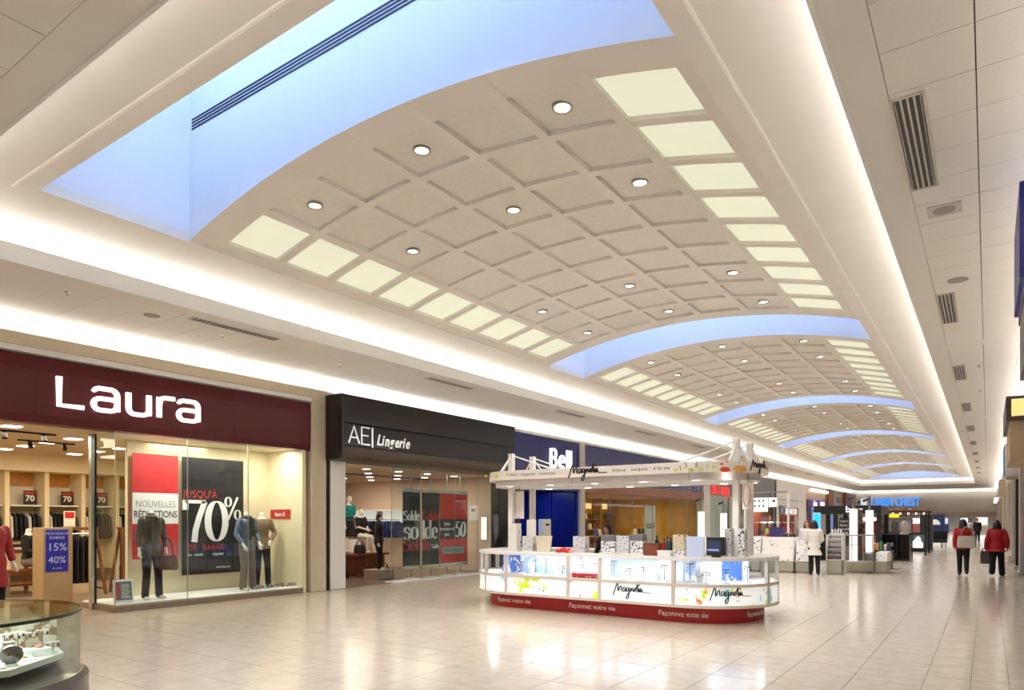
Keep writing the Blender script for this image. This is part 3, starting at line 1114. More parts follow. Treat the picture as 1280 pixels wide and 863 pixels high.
# ---------------------------------------------------------------- interior
sobj('floor_shop', MB().box(-20.0, FX - .02, 1.0, 5.76, 0.001, 0.006).box(-20.0, -13.56, 5.76, 10.2, 0.001, 0.006), shop_floor)
sobj('ceiling_shop', MB().box(-20.0, FX - .2, 1.0, 10.2, 3.15, 3.25), ceil_shop)
sobj('wall_shop_back', MB().box(-20.1, -19.9, 1.0, 10.2, 0, 3.2), cream)
sobj('wall_shop_side', MB().box(-20.0, FX - .4, 10.1, 10.22, 0, 4.4), cream)
sobj('wall_shop_near', MB().box(-20.0, FX, .9, 1.0, 0, 4.4), cream)
sobj('trim_8', MB().box(-19.9, -19.0, 1.0, 10.1, 2.78, 3.15), cream)
for k, y in enumerate((4.9, 5.75, 6.58, 7.42, 8.26, 9.1, 9.95)):
    sobj('wall_fin', MB().box(-19.9, -19.25, y - .05, y + .05, 0, 2.78), cream)
bay_white = pm('bay_back_white', (238, 232, 216), .7, var=.01)
CL = [black_cloth, navy_cloth, pm('charcoal_cloth', (40, 38, 40), .85, var=.2), pm('white_cloth', (214, 210, 204), .85, var=.05), pm('wine_cloth', (74, 20, 28), .85, var=.15)]
G1 = 'dark jackets hanging on the back wall rails of the cream shop'
rnd = random.Random(3)
bays_y = (4.9, 5.75, 6.58, 7.42, 8.26, 9.1)
for k, y in enumerate(bays_y):
    w = thing('display_bay', ['cream shop wall bay nearest the entrance, with shelf and rail', 'second wall bay from the shop entrance, with shelf and rail', 'wall bay with white shelf and rail, third from the shop entrance', 'wall bay with white shelf and rail, fourth from the shop entrance', 'wall bay with white shelf and rail, fifth from the shop entrance', 'wall bay with shelf and rail behind the show window glass'][k], 'wall display', (-19.9, y + .42, 0), 0)
    obj('top_panel', MB().box(-19.9, -19.88, y + .06, y + .77, 2.45, 2.78), wood_o, w)
    obj('back_board', MB().box(-19.9, -19.87, y + .25, y + .77, 1.98, 2.42), bay_white, w)
    obj('shelf', MB().box(-19.9, -19.35, y + .06, y + .77, 1.93, 1.965), white_p, w)
    obj('rail', MB().cyl((-19.55, y + .06, 1.80), (-19.55, y + .77, 1.80), .014, n=8), chrome, w)
    obj('plinth_shelf', MB().box(-19.9, -19.4, y + .06, y + .77, .25, .30), wood, w)
    for q in range(7):
        mt = CL[3] if (q == 0 or (k == 2 and q == 4)) else CL[rnd.randrange(3)]
        hang('jacket', mt, -19.55, y + .12 + q * .095, 1.755, rnd.uniform(-.03, .03) , ('dark' if mt is not CL[3] else 'white') + ' jacket on the rail of the %s wall bay of the cream shop, %s along' % (ORD[k], ORD[q]), G1 if mt is not CL[3] else 'white jackets hanging among the dark ones on the cream shop wall rails')
    if k in (2, 3, 4, 5):
        p = thing('shelf_poster', 'small black 70 percent poster on the shelf of the ' + ['third', 'fourth', 'fifth', 'last'][k - 2] + ' wall bay', 'poster', (-19.6, y + .6, 1.967))
        obj('poster_sheet', MB().box(-.012, .0, -.14, .14, 0, .36), black_print, p, world=False)
        obj('white_numeral', text_mb('70', .2, lambda u, v, t_: (t_, u, .16 + v), .003, off=.006), white_print, p, world=False)
        obj('red_strip', MB().box(0, .003, -.12, .12, .27, .33), red_print, p, world=False)
    spot_light('bay_spot', (-18.9, y + .4, 3.08), 21.60, (1, .82, .52), 75, (0, math.radians(-28), 0))
# recessed ceiling lamps of the shop
cs = struct('ceiling')
lm = None
for x in (-13.3, -14.4, -15.5, -16.6, -17.7):
    for y in (3.2, 4.6, 6.0, 7.4, 8.8):
        if x > -13.6 and y > 5.7:
            continue
        if lm is None:
            o = obj('recessed_lamp', MB().box(-.12, .12, -.12, .12, -.012, .0), lamp_w, cs, world=False)
            lm = o.data
        else:
            o = link('recessed_lamp', lm, cs)
        o.location = (x, y, 3.15)
for x in (-14.2, -17.0):
    for y in (3.2, 5.2, 7.6):
        area_light('shop_light', (x, y, 3.10), (1.6, 1.2), 24.48, (1, .84, .60))
# two dark lighting tracks on the ceiling
for k, (x, y) in enumerate(((-13.9, 5.0), (-15.3, 5.9))):
    t = thing('lighting_track', ['black ceiling track near the shop entrance with two spot heads', 'black ceiling track deeper inside the shop with two spot heads'][k], 'track light', (x, y, 3.15))
    obj('track_bar', MB().box(x - .02, x + .02, y - .5, y + .5, 3.12, 3.15), black_m, t)
    for s in (-.3, .3):
        obj('spot_head', MB().cyl((x, y + s, 3.12), (x + .05, y + s, 3.0), .035, .045, 10), black_m, t)

# pedestal with the blue sale poster
beige_p = pm('beige_laminate', (176, 150, 112), .5, var=.04)
blue_print = pm('blue_print', (38, 42, 168), .4, var=.04)
pale_letter = pm('pale_blue_letter', (190, 196, 228), .5, var=0)
t = thing('pedestal', 'tall beige pedestal with a blue sale poster inside the shop entrance', 'pedestal', (-14.6, 5.70, 0))
obj('pedestal_body', MB().box(-14.85, -14.38, 5.48, 5.98, 0, 1.45), beige_p, t, bevel=0.006)
obj('poster_sheet', MB().box(-14.38, -14.372, 5.52, 5.90, .62, 1.41), blue_print, t)
for s, sz, z in (('NOUVEAUX', .07, 1.34), ('RABAIS', .08, 1.26), ('15%', .20, 1.08), ('40%', .18, .84), ('du prix', .06, .69)):
    obj('lettering', text_mb(s, sz, on_left(-14.372, 5.71, z), .003), pale_letter, t)

# brown timber A-frame clothes racks with dark clothes
def aframe(x0, y0, L, label):
    # legs lean along the rail, outside the clothes
    t = thing('clothes_rack', label, 'clothes rack', (x0, y0, 0))
    for s in (0, 1):
        y = y0 + s * L
        f = -.30 if s == 0 else .30
        for sx in (-1, 1):
            obj('leg', MB().ring_loft([[(x0 + sx * .30 - .03, y + f * .3 - .025, 0), (x0 + sx * .30 + .03, y + f * .3 - .025, 0), (x0 + sx * .30 + .03, y + f * .3 + .025, 0), (x0 + sx * .30 - .03, y + f * .3 + .025, 0)], [(x0 + sx * .05 - .03, y - .025, 1.38), (x0 + sx * .05 + .03, y - .025, 1.38), (x0 + sx * .05 + .03, y + .025, 1.38), (x0 + sx * .05 - .03, y + .025, 1.38)]]), wood, t)
        obj('foot_bar', MB().box(x0 - .28, x0 + .28, y + f * .28 - .02, y + f * .28 + .02, .10, .15), wood, t)
    obj('top_rail', MB().box(x0 - .06, x0 + .06, y0 - .06, y0 + L + .06, 1.38, 1.44), wood, t)
    obj('hanging_bar', MB().cyl((x0, y0, 1.30), (x0, y0 + L, 1.30), .014, n=8), chrome, t)
aframe(-15.9, 6.15, .9, 'brown timber clothes rack of dark coats behind the beige pedestal')
for q in range(8):
    hang('dress', CL[q % 3], -15.9, 6.22 + q * .105, 1.255, 0.03 * (q % 3 - 1), 'long dark coat on the brown timber rack behind the pedestal, %s from its near end' % ORD[q], 'long dark coats on the brown timber rack behind the pedestal')
aframe(-15.6, 7.45, .95, 'brown timber clothes rack seen through the window corner glass')
for q in range(8):
    hang('dress', CL[(q + 1) % 3], -15.6, 7.53 + q * .105, 1.255, 0.03 * (q % 3 - 1), 'long dark coat on the rack behind the window corner glass, %s from its near end' % ORD[q], 'long dark coats on the brown timber rack behind the window corner')
# low wooden display tables with folded clothes
def table(x, y, w, l, h, label, top=None, group=None):
    t = thing('display_table', label, 'table', (x, y, 0), 0, group)
    obj('tabletop', MB().box(x - w / 2, x + w / 2, y - l / 2, y + l / 2, h - .06, h), top or wood, t, bevel=.004)
    for sx in (-1, 1):
        for sy in (-1, 1):
            obj('leg', MB().box(x + sx * (w / 2 - .06) - .035, x + sx * (w / 2 - .06) + .035, y + sy * (l / 2 - .06) - .035, y + sy * (l / 2 - .06) + .035, 0, h - .06), wood, t)
    obj('lower_shelf', MB().box(x - w / 2 + .05, x + w / 2 - .05, y - l / 2 + .05, y + l / 2 - .05, .18, .21), wood, t)
    return t
table(-17.4, 5.75, .9, 1.5, .95, 'brown wooden display table in the middle of the shop')
FOLD = None
fold_cols = [CL[0], CL[3], CL[2], tan_cloth, CL[1]]
n = 0
for yy in (5.2, 5.52, 5.84, 6.16):
    for lv in range(3):
        if FOLD is None:
            FOLD = True
        mt = fold_cols[(n * 2 + lv) % 5]
        o = obj('folded_garment', MB().box(-17.55, -17.2, yy - .14, yy + .14, .952 + lv * .05, .9995 + lv * .05), mt, bevel=.02, seg=3)
        tag(o, mt.name.split('_')[0] + ' folded garment, ' + ('bottom', 'middle', 'top')[lv] + ' one of the ' + ORD[n] + ' stack on the brown shop table', 'garment', 'folded garments stacked on the brown shop table')
    n += 1
# price cards on stands
for k, (x, y, z, lb) in enumerate(((-17.4, 6.43, .952, 'red and white price card standing at the end of the shop table'), (-15.9, 6.55, 1.442, 'red and white price card on top of the brown timber rack behind the pedestal'), (-15.6, 7.95, 1.442, 'red and white price card on the rack behind the window corner glass'))):
    t = thing('price_card', lb, 'sign', (x, y, z))
    obj('card_foot', MB().box(-.05, .05, -.12, .12, 0, .02), chrome, t, world=False)
    obj('card', MB().box(-.005, .005, -.11, .11, .02, .34), white_print, t, world=False)
    obj('red_block', MB().box(.005, .008, -.09, .09, .19, .32), red_print, t, world=False)
# seated mannequin on a bench
t = thing('bench', 'brown wooden bench under the seated mannequin in the shop', 'bench', (-16.6, 5.95, 0))
obj('bench_top', MB().box(-16.85, -16.35, 5.55, 6.35, .50, .56), wood, t, bevel=.004)
for sx in (-16.8, -16.45):
    for sy in (5.6, 6.25):
        obj('leg', MB().box(sx, sx + .05, sy, sy + .05, 0, .50), steel, t)
figure('mannequin', 'seated mannequin in black top and grey trousers on a bench in the shop', 'mannequin', (-16.60, 6.05, 0), -PI / 2 + .9, 1.72, seat=.56, head=False,
       feet=((-.02, 0), (.06, 0)), arms=[((-.04, .03, -.16), (-.02, .16, -.22)), ((.04, .03, -.16), (.0, .17, -.20))],
       top=dict(mat=black_cloth, hem=.50, sleeve=.9, infl=.010, name='top'), low=dict(mat=grey_cloth, infl=.006))
# red coat at the entrance
red_puffer = pm('red_puffer', (150, 16, 26), .6, var=.12, scale=14, bump=.4)
figure('mannequin', 'mannequin in a red quilted coat and black trousers at the shop entrance', 'mannequin', (-12.90, 4.22, 0), -PI / 2 + .3, 1.78, head=False,
       feet=((0, .01), (.02, .01)), arms=[((-.05, -.02, -.16), (-.06, .03, -.30)), ((.06, .0, -.16), (.075, .03, -.31))],
       top=dict(mat=red_puffer, hem=.30, sleeve=.85, infl=.022, flare=.015, name='coat'), low=dict(mat=black_cloth, infl=.006))
# ================================================================ second shop on the left (black fascia)
dark_gloss = pm('dark_brown_gloss', (34, 28, 26), 0.22, var=0.05, spec=0.4)
char_gloss = pm('charcoal_panel', (42, 40, 42), 0.35, var=0.05, spec=0.4)
bronze = pm('bronze_soffit', (86, 74, 64), 0.4, 0.3, var=0.05)
silver_l = pm('silver_letter', (214, 212, 208), 0.35, emit=.35, ecol=(240, 238, 232), var=0)
pink_wall = pm('pinkish_wall', (212, 190, 170), 0.7, var=0.02)
AX = -11.73
t = thing('shop_sign', 'black two-step shop fascia with thin silver letters and a slanted script word', 'shop sign', (AX - .3, 13.7, 2.95))
m = MB()
prof = [(AX, 3.78), (AX, 4.40), (FX - .3, 4.40), (FX - .3, 3.78)]
m.ring_loft([[(x, y, z) for x, z in prof] for y in (10.32, 17.05)])
obj('upper_fascia', m, dark_gloss, t, bevel=.006)
m = MB()
prof = [(AX - .02, 3.26), (AX - .05, 3.77), (FX - .3, 3.77), (FX - .3, 3.26)]
m.ring_loft([[(x, y, z) for x, z in prof] for y in (10.36, 17.02)])
obj('sign_panel', m, char_gloss, t)
m = MB()
prof = [(AX - .02, 3.25), (AX - .04, 3.16), (AX - .10, 3.06), (AX - .20, 2.98), (AX - .34, 2.95), (FX - .3, 2.95), (FX - .3, 3.25)]
m.ring_loft([[(x, y, z) for x, z in prof] for y in (10.36, 17.02)])
obj('curved_soffit', m, bronze, t, smooth=True)
obj('end_return', MB().box(FX - .02, AX + .004, 10.30, 10.36, 2.96, 4.40), dark_gloss, t)
A_E = {'A': ([[(0, 0), (.17, .42), (.34, 0)], [(.07, .14), (.27, .14)]], .42), 'E': ([[(.26, .42), (0, .42), (0, 0), (.27, 0)], [(0, .22), (.22, .22)]], .36), '|': ([[(0, -.06), (0, .44)]], .1)}
y = 10.52
for ch in 'AE|':
    p, adv = A_E[ch]
    obj('letter', ribbon(place(p, 0, 0, .92), on_left(AX - .03, y, 3.33), .035, .03, .02), silver_l, t)
    y += adv * .92
for i, ch in enumerate('Lingerie'):
    w_ = (.14, .09, .15, .15, .13, .11, .09, .12)[i]
    obj('letter', text_mb(ch, .36, on_left(AX - .035, y + .04, 3.46), .02, shear=.35, off=.006, width=.8, align='LEFT'), silver_l, t)
    y += w_ * 1.12
area_light('sign_wash', (AX + .03, 11.3, 3.28), (.02, 1.6), 0.86, SOFT, (PI, 0, 0))
sobj('trim_9', MB().box(FX - .4, FX - .02, 10.32, 10.46, 0, 2.95), dark_gloss)
sobj('trim_10', MB().box(FX - .4, FX + .02, 10.46, 10.90, 0, 2.95), white_p, bevel=.01)
sobj('trim_11', MB().box(FX - .5, FX + .02, 17.02, 17.62, 0, 2.95), black_m)
sobj('trim_12', MB().box(FX - .4, FX - .02, 10.0, 90, 4.40, 4.50), white_p)
w2 = struct('window_2')
for a, b in ((12.42, 13.5), (13.51, 14.9), (14.91, 15.95), (15.96, 17.02)):
    obj('glass_pane', MB().box(FX - .012, FX, a, b, .03, 2.95), shop_glass, w2)
m = MB()
for a in (12.415, 13.502, 14.902, 15.952):
    m.box(FX - .014, FX + .002, a, a + .008, .03, 2.95)
obj('glass_joint', m, steel, w2, kind='stuff')
obj('glazing_sill', MB().box(FX - .25, FX + .03, 12.42, 17.02, 0, .035), white_p, w2)
AEB = -21.0
sobj('floor_shop', MB().box(AEB, FX - .02, 10.3, 17.0, .001, .006), pm('dark_shop_floor', (112, 92, 76), .3, var=.15))
sobj('ceiling_shop', MB().box(AEB, FX - .3, 10.3, 17.0, 2.93, 3.0), ceil_shop)
sobj('wall_shop_side', MB().box(AEB, FX - .3, 17.0, 17.1, 0, 3.0), pink_wall)
sobj('wall_shop_back', MB().box(AEB - .1, AEB, 10.2, 17.1, 0, 3.0), pink_wall)
sobj('wall_shop_near', MB().box(AEB, FX - .3, 10.23, 10.3, 0, 3.0), pink_wall)
cs = struct('ceiling')
lm = None
for x in (-13.4, -14.6, -15.8, -17.0, -18.4):
    for y in (11.4, 12.6, 13.8, 15.0, 16.2):
        if lm is None:
            o = obj('recessed_lamp', MB().lathe([(.10, .0), (.10, -.01), (.01, -.012)], n=14), lamp_w, cs, world=False)
            lm = o.data
        else:
            o = link('recessed_lamp', lm, cs)
        o.location = (x, y, 2.93)
obj('dark_slot', MB().box(-15.4, -15.0, 10.6, 16.9, 2.915, 2.93), black_m, cs)
for x in (-14.0, -17.0):
    for y in (12.2, 15.2):
        area_light('shop_light', (x, y, 2.9), (1.5, 1.2), 21.60, (1, .87, .68))
# lit wall panel with rail and clothes
t = thing('display_bay', 'white lit panel with a clothes rail on the side wall of the black-fronted shop', 'wall display', (-18.2, 16.98, 0))
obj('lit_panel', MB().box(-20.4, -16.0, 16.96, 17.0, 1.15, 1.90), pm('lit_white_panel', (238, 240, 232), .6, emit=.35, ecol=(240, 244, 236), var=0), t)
obj('top_ledge', MB().box(-20.4, -16.0, 16.6, 17.0, 1.90, 1.94), white_p, t)
obj('rail', MB().cyl((-20.4, 16.64, 1.60), (-16.0, 16.64, 1.60), .014, n=8), chrome, t)
blue_cl = pm('blue_cloth', (44, 58, 120), .85, var=.15)
teal_cl = pm('teal_cloth', (10, 128, 130), .8, var=.12, scale=20)
cc = [CL[0], CL[1], CL[2], blue_cl, CL[1], blue_cl]
for q in range(26):
    mt = cc[0] if q < 12 else (cc[q % 6] if q < 20 else (blue_cl if q % 3 else pm('slate_blue_cloth', (62, 92, 128), .85, var=.1)))
    bl = 'black' if mt is CL[0] else ('blue' if mt is blue_cl or 'slate' in mt.name else 'dark')
    hang('top', mt, -20.3 + q * .165, 16.64, 1.555, PI / 2 + rnd.uniform(-.05, .05), bl + ' top hanging before the lit white panel, ' + ORD[q] + ' along its rail', bl + ' tops on the rail of the lit white wall panel')
t = thing('shelf_card', 'small white framed card on the lit wall panel of the black-fronted shop', 'sign', (-17.3, 16.9, 1.30))
obj('card_frame', MB().box(-17.5, -17.2, 16.93, 16.958, 1.62, 1.89), white_print, t)
obj('card_print', MB().box(-17.42, -17.28, 16.925, 16.93, 1.68, 1.82), grey_letter, t)
# wooden platform, boxes and mannequins
t = thing('display_platform', 'low wooden display platform carrying two mannequins in the black-fronted shop', 'platform', (-14.9, 13.55, 0))
obj('platform_top', MB().box(-15.7, -14.15, 12.95, 14.2, .60, .66), wood, t, bevel=.004)
obj('platform_body', MB().box(-15.6, -14.25, 13.45, 14.1, 0, .60), pm('striped_wood', (128, 74, 44), .45, var=.25, scale=14), t)
obj('panel', MB().box(-14.25, -14.2, 13.0, 14.15, .02, .12), wood, t)
t = thing('display_cube', 'grey display cube under the standing mannequin in dark sweater', 'plinth', (-13.5, 13.14, 0))
obj('cube_body', MB().box(-13.78, -13.22, 12.86, 13.42, 0, .25), pm('grey_laminate', (150, 138, 126), .5, var=.04), t, bevel=.006)
obj('top_edge', MB().box(-13.79, -13.21, 12.85, 13.43, .25, .262), pm('grey_laminate_top', (170, 160, 148), .5, var=.03), t)
black_skirt = black_cloth
figure('mannequin', 'white mannequin in teal top and black skirt on the wooden platform', 'mannequin', (-15.25, 13.66, .66), -PI / 2, 1.64,
       top=dict(mat=teal_cl, hem=.56, sleeve=.35, infl=.012, name='top'), skirt=dict(mat=black_skirt, hem=.27, w=.115))
t = thing('display_cube', 'small white display block the seated mannequin sits on', 'plinth', (-14.75, 13.62, .66))
obj('cube_body', MB().box(-14.98, -14.55, 13.4, 13.86, .66, 1.03), white_p, t, bevel=.006)
obj('cube_print', MB().box(-14.55, -14.545, 13.45, 13.81, .70, .99), pm('pale_print', (210, 200, 190), .5, var=.1), t)
figure('mannequin', 'seated white mannequin in a black short-sleeved dress, hands crossed on knee', 'mannequin', (-14.72, 13.62, .66), -PI / 2, 1.5, seat=.375,
       feet=((.05, .01), (.0, -.01)), arms=[((-.02, .05, -.15), (.09, .19, -.19)), ((.02, .05, -.15), (-.08, .19, -.20))],
       top=dict(mat=black_cloth, hem=.47, sleeve=.4, infl=.012, name='dress'))
figure('mannequin', 'standing mannequin in dark hooded sweater and black trousers on a grey cube', 'mannequin', (-13.5, 13.14, .262), -PI / 2 + .5, 1.50, feet=((0, 0), (.02, 0)),
       top=dict(mat=pm('charcoal_knit', (44, 40, 38), .9, var=.2, scale=50), hem=.45, sleeve=.95, infl=.02, collar=True, name='sweater'), low=dict(mat=black_cloth, infl=.008, flare=.014), hair=dict(mat=black_cloth, long=.05))
for k, (x, y, z, lb) in enumerate(((-14.3, 13.2, .662, 'small black handbag on the wooden platform edge'), (-13.9, 13.75, 0.006, 'black handbag on the floor beside the grey display cube'), (-14.35, 12.75, .006, 'black handbag standing on the floor before the wooden platform'))):
    shoulder_bag('handbag', lb, (x, y, z), .3 + k, (.34, .14, .24), black_cloth, black_m, .14)

# four banner panels behind the glass
DG = {'S': ([[(.40, .56)] + arc(.22, .56, .17, .14, 20, 180, 8) + arc(.25, .50, .20, .14, 190, 230, 3) + [(.25, .36)] + arc(.22, .18, .20, .18, 50, -90, 8) + arc(.20, .14, .18, .14, 270, 190, 5)], .50),
      'o': ([arc(.19, .22, .15, .22, 0, 360, 22)], .42), 'l': ([[(.08, .72), (.08, 0)], [(0, .0), (.16, 0)]], .19),
      'd': ([arc(.18, .22, .15, .22, 0, 360, 22), [(.35, .72), (.35, 0)], [(.35, 0), (.43, 0)]], .47),
      'e': ([[(.05, .24), (.34, .24)] + arc(.19, .22, .15, .22, 5, 320, 18)], .40),
      's': ([[(.28, .36)] + arc(.16, .33, .12, .11, 10, 190, 6) + [(.16, .23)] + arc(.15, .12, .13, .12, 70, -90, 6) + arc(.14, .10, .12, .10, 270, 190, 4)], .34),
      '5': ([[(.36, .70), (.12, .70), (.08, .40)] + arc(.20, .22, .17, .22, 120, -140, 14)], .46), '0': ([arc(.19, .35, .16, .35, 0, 360, 24)], .42)}
def didone(word, x, y, z, s, xs, mat, parent, wv=.13, wh=.025, slant=0.0):
    yy = 0
    for ch in word:
        p, adv = DG[ch]
        pp = [[(a + slant * b, b) for a, b in q] for q in p]
        obj('letter', ribbon(place(pp, 0, 0, s, xs), on_left(x, y + yy, z), wv * s * xs * 1.2, wh * s, .004), mat, parent)
        yy += adv * s * xs
BXX = -12.72
spans = ((13.32, 13.98, BXX - .06), (14.01, 14.72, BXX), (14.76, 15.39, BXX), (15.42, 16.05, BXX - .06))
names = ('black sale banner panel nearest the door of the black-fronted shop', 'second black sale banner panel, beside the red ones', 'red sale banner panel with a black band of small text', 'red sale banner panel with a big white 50')
for k, (a, b, x) in enumerate(spans):
    t = thing('banner_panel', names[k], 'banner', (x, (a + b) / 2, 0))
    mc = black_print if k < 2 else pm('banner_red', (206, 48, 40), .5, var=.02)
    obj('banner_sheet', MB().box(x - .01, x, a, b, .36, 2.34), mc, t)
    obj('cap_rail', MB().box(x - .03, x + .02, a, b, 2.34, 2.44), chrome, t, bevel=.01)
    obj('foot_rail', MB().box(x - .03, x + .02, a, b, .26, .36), chrome, t, bevel=.01)
    obj('side_rod', MB().cyl((x, b + .01, .28), (x, b + .01, 2.42), .012, n=6), chrome, t)
    obj('hanging_rod', MB().cyl((x, (a + b) / 2, 2.44), (x, (a + b) / 2, 2.93), .014, n=8), chrome, t)
    obj('floor_leg', MB().cyl((x, (a + b) / 2, .02), (x, (a + b) / 2, .26), .02, n=8), chrome, t)
    obj('foot_plate', MB().box(x - .14, x + .14, (a + b) / 2 - .16, (a + b) / 2 + .16, .006, .024), white_p, t)
    if k == 0:
        didone('Solde', x, a + .03, 1.58, .37, .85, white_print, t)
        didone('so', x, a + .04, 1.08, .70, 1.1, white_print, t)
        didone('Sol', x, a + .02, .76, .48, 1.1, red_letter, t)
    elif k == 1:
        didone('Solde', x, a + .02, 1.58, .37, .92, red_letter, t)
        didone('lde', x, a + .01, 1.08, .70, .85, white_print, t)
        didone('de', x, a - .0, .76, .48, .8, red_letter, t)
        didone('Solde', x, a + .38, .80, .17, .95, white_print, t)
    else:
        obj('black_band', MB().box(x, x + .003, a, b, 1.05, 1.62), black_print, t)
        if k == 3:
            didone('50', x + .003, a + .06, 1.10, .62, .9, white_print, t, slant=.1)
            obj('lettering', text_mb('AUCUN RETOUR', .085, on_left(x, a + .25, 2.14), .003), white_print, t)
        else:
            for s, z in (('Solde', 1.48), ('boutique et', 1.34), ('plus', 1.18)):
                obj('lettering', text_mb(s, .13, on_left(x + .003, (a + b) / 2 - .02, z), .003, off=.003), white_print, t)
t = thing('window_strip', 'grey strip with dark lettering stuck across the two red banners', 'sign', (BXX, 15.4, .64))
obj('strip_sheet', MB().box(BXX + .014, BXX + .02, 14.85, 15.80, .62, .82), pm('strip_grey', (150, 164, 172), .5, var=.05), t)
obj('lettering', text_mb('VENTE FINALE', .13, on_left(BXX + .02, 15.32, .72), .003), black_m, t)
# papers on the side wall and slanted black sign
t = thing('wall_notice', 'white paper notice on the pinkish wall behind the glass', 'sign', (-13.2, 16.99, 1.6))
obj('paper', MB().box(-13.45, -13.05, 16.985, 17.0, 1.58, 2.05), white_print, t)
obj('printed_lines', MB().box(-13.35, -13.2, 16.98, 16.985, 1.85, 1.95), grey_letter, t)
t = thing('wall_lamp', 'upright glowing panel standing in for a lit reflection by the pinkish wall', 'lamp', (-12.8, 16.97, .95))  # glowing box added to imitate a bright reflection in the glass
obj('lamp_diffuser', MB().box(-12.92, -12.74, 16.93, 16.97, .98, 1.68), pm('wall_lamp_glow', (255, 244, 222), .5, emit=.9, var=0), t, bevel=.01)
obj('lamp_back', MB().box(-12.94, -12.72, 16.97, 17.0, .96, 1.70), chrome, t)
t = thing('slanted_sign', 'black slanted sign panel leaning at the end of the dark storefront', 'sign', (-12.05, 17.2, 0))
m = MB()
fn = lambda u, v, d: (-12.05 + d, 16.70 + u * .60 + v * .80 * 0 + v * .0 + (v * .0), 0)
pl = [(16.55, .006), (16.92, .006), (17.80, 1.30), (17.80, 1.62), (17.66, 1.62)]
m.prism(pl, lambda u, v, d: (-12.10 + d, u, v), 0, .05)
obj('sign_board', m, black_m, t, bevel=.004)
def along(u, v, d):
    a = math.atan2(1.45, 1.0)
    return (-12.05 + d, 17.18 + u * math.cos(a) - v * math.sin(a), .78 + u * math.sin(a) + v * math.cos(a))
obj('lettering', text_mb('SOLDE SOLDE', .15, along, .003), grey_letter, t)

# ================================================================ third shop (navy, lit word Bell)
navy_g = pm('navy_gloss', (24, 32, 110), 0.25, var=0.06, spec=.4)
navy_d = pm('navy_panel', (22, 36, 132), 0.35, var=0.05)
t = thing('shop_sign', 'navy blue glossy sign board with a short lit white word', 'shop sign', (FX - .1, 19.5, 2.62))
obj('sign_board', MB().box(FX - .3, FX + .0, 17.06, 22.0, 2.62, 4.40), navy_g, t)
y = 20.02
BG = {'B': ([[(0, 0), (0, .62), (.2, .62)] + arc(.2, .47, .15, .15, 90, -90, 6) + [(.0, .32)], [(.2, .32)] + arc(.2, .16, .18, .16, 90, -90, 6) + [(0, 0)]], .56),
      'e': ([[(.05, .22), (.36, .22)] + arc(.20, .21, .17, .21, 5, 310, 14)], .49), 'l': ([[(.07, 0), (.07, .66)]], .24)}
for ch in 'Bell':
    p, adv = BG[ch]
    obj('letter', ribbon(place(p, 0, 0, .98), on_left(FX, y, 3.42), .13, .085, .04), letter_on, t)
    y += adv
sobj('wall_recess', MB().box(-14.6, -14.5, 17.1, 22.1, 0, 2.7).box(-14.6, FX - .02, 21.95, 22.05, 0, 2.7).box(-14.6, FX - .1, 17.10, 17.2, 0, 2.7), navy_d)
sobj('ceiling_shop', MB().box(-14.6, FX - .3, 17.1, 22.0, 2.66, 2.74), navy_d)
t = thing('panel_cladding', 'tall glossy blue panels lining the inside of the navy shop', 'cladding', (-13.6, 20.0, 0))
for k in range(5):
    obj('panel', MB().box(-14.497, -14.44, 17.3 + k * .93, 18.19 + k * .93, .05, 2.60), navy_g, t, bevel=.008)
for k in range(2):
    obj('panel', MB().box(-14.35 + k * 1.0, -13.42 + k * 1.0, 21.88, 21.94, .05, 2.60), navy_g, t, bevel=.008)
t = thing('lit_poster', 'pale blue lit poster on the wall inside the navy shop', 'poster', (-13.2, 21.85, 1.2))
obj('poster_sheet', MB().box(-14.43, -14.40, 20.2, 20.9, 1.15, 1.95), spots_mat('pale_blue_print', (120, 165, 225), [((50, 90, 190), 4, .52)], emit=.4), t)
area_light('shop_light', (-13.4, 19.8, 2.64), (.8, 3.5), 24.48, (.45, .62, 1.0))
t = thing('phone_stand', 'white upright device stand with a small dark screen in the navy shop', 'device stand', (-12.75, 20.4, 0))
obj('stand_base', MB().box(-12.95, -12.55, 20.15, 20.75, .006, .05), steel, t, bevel=.01)
obj('stand_body', MB().box(-12.9, -12.68, 20.18, 20.70, .05, 1.62), white_p, t, bevel=.03, seg=3)
obj('stand_screen', MB().box(-12.68, -12.672, 20.32, 20.56, .62, .92), black_m, t)
obj('stand_logo', MB().prism([(20.30, 1.46), (20.58, 1.46), (20.50, 1.38), (20.38, 1.38)], lambda u, v, d: (-12.68 + d, u, v), 0, .006), black_m, t)
sobj('trim_13', MB().box(FX - .3, FX + .08, 22.0, 22.34, 0, 4.40), pm('pale_grey_pilaster', (196, 190, 184), .5, var=.02), bevel=.01)

# ================================================================ fourth shop (gold interior)
gold = pm('golden_wall', (196, 148, 44), .55, var=.12, scale=2)
gold_d = pm('golden_wood', (150, 100, 40), .45, var=.2, scale=6)
copper = pm('copper_brown', (150, 90, 66), .4, var=.08)
sobj('wall_header', MB().box(FX - .3, FX, 22.34, 35.2, 3.0, 4.40), navy_g)
sobj('trim_14', MB().box(FX - .6, FX + .06, 22.34, 35.3, 2.62, 3.0), copper, bevel=.01)
w3 = struct('window_3')
for k in range(6):
    a = 22.36 + k * 2.13
    obj('glass_pane', MB().box(FX - .012, FX, a, a + 2.12, .05, 2.62), shop_glass, w3)
    obj('mullion', MB().box(FX - .02, FX + .01, a + 2.115, a + 2.135, .05, 2.62), steel, w3)
sobj('floor_shop', MB().box(-18.0, FX - .02, 22.3, 40.0, .001, .006), shop_floor)
sobj('ceiling_shop', MB().box(-18.0, FX - .3, 22.3, 40.0, 2.75, 2.85), pm('amber_ceiling', (206, 170, 112), .8, var=.03))
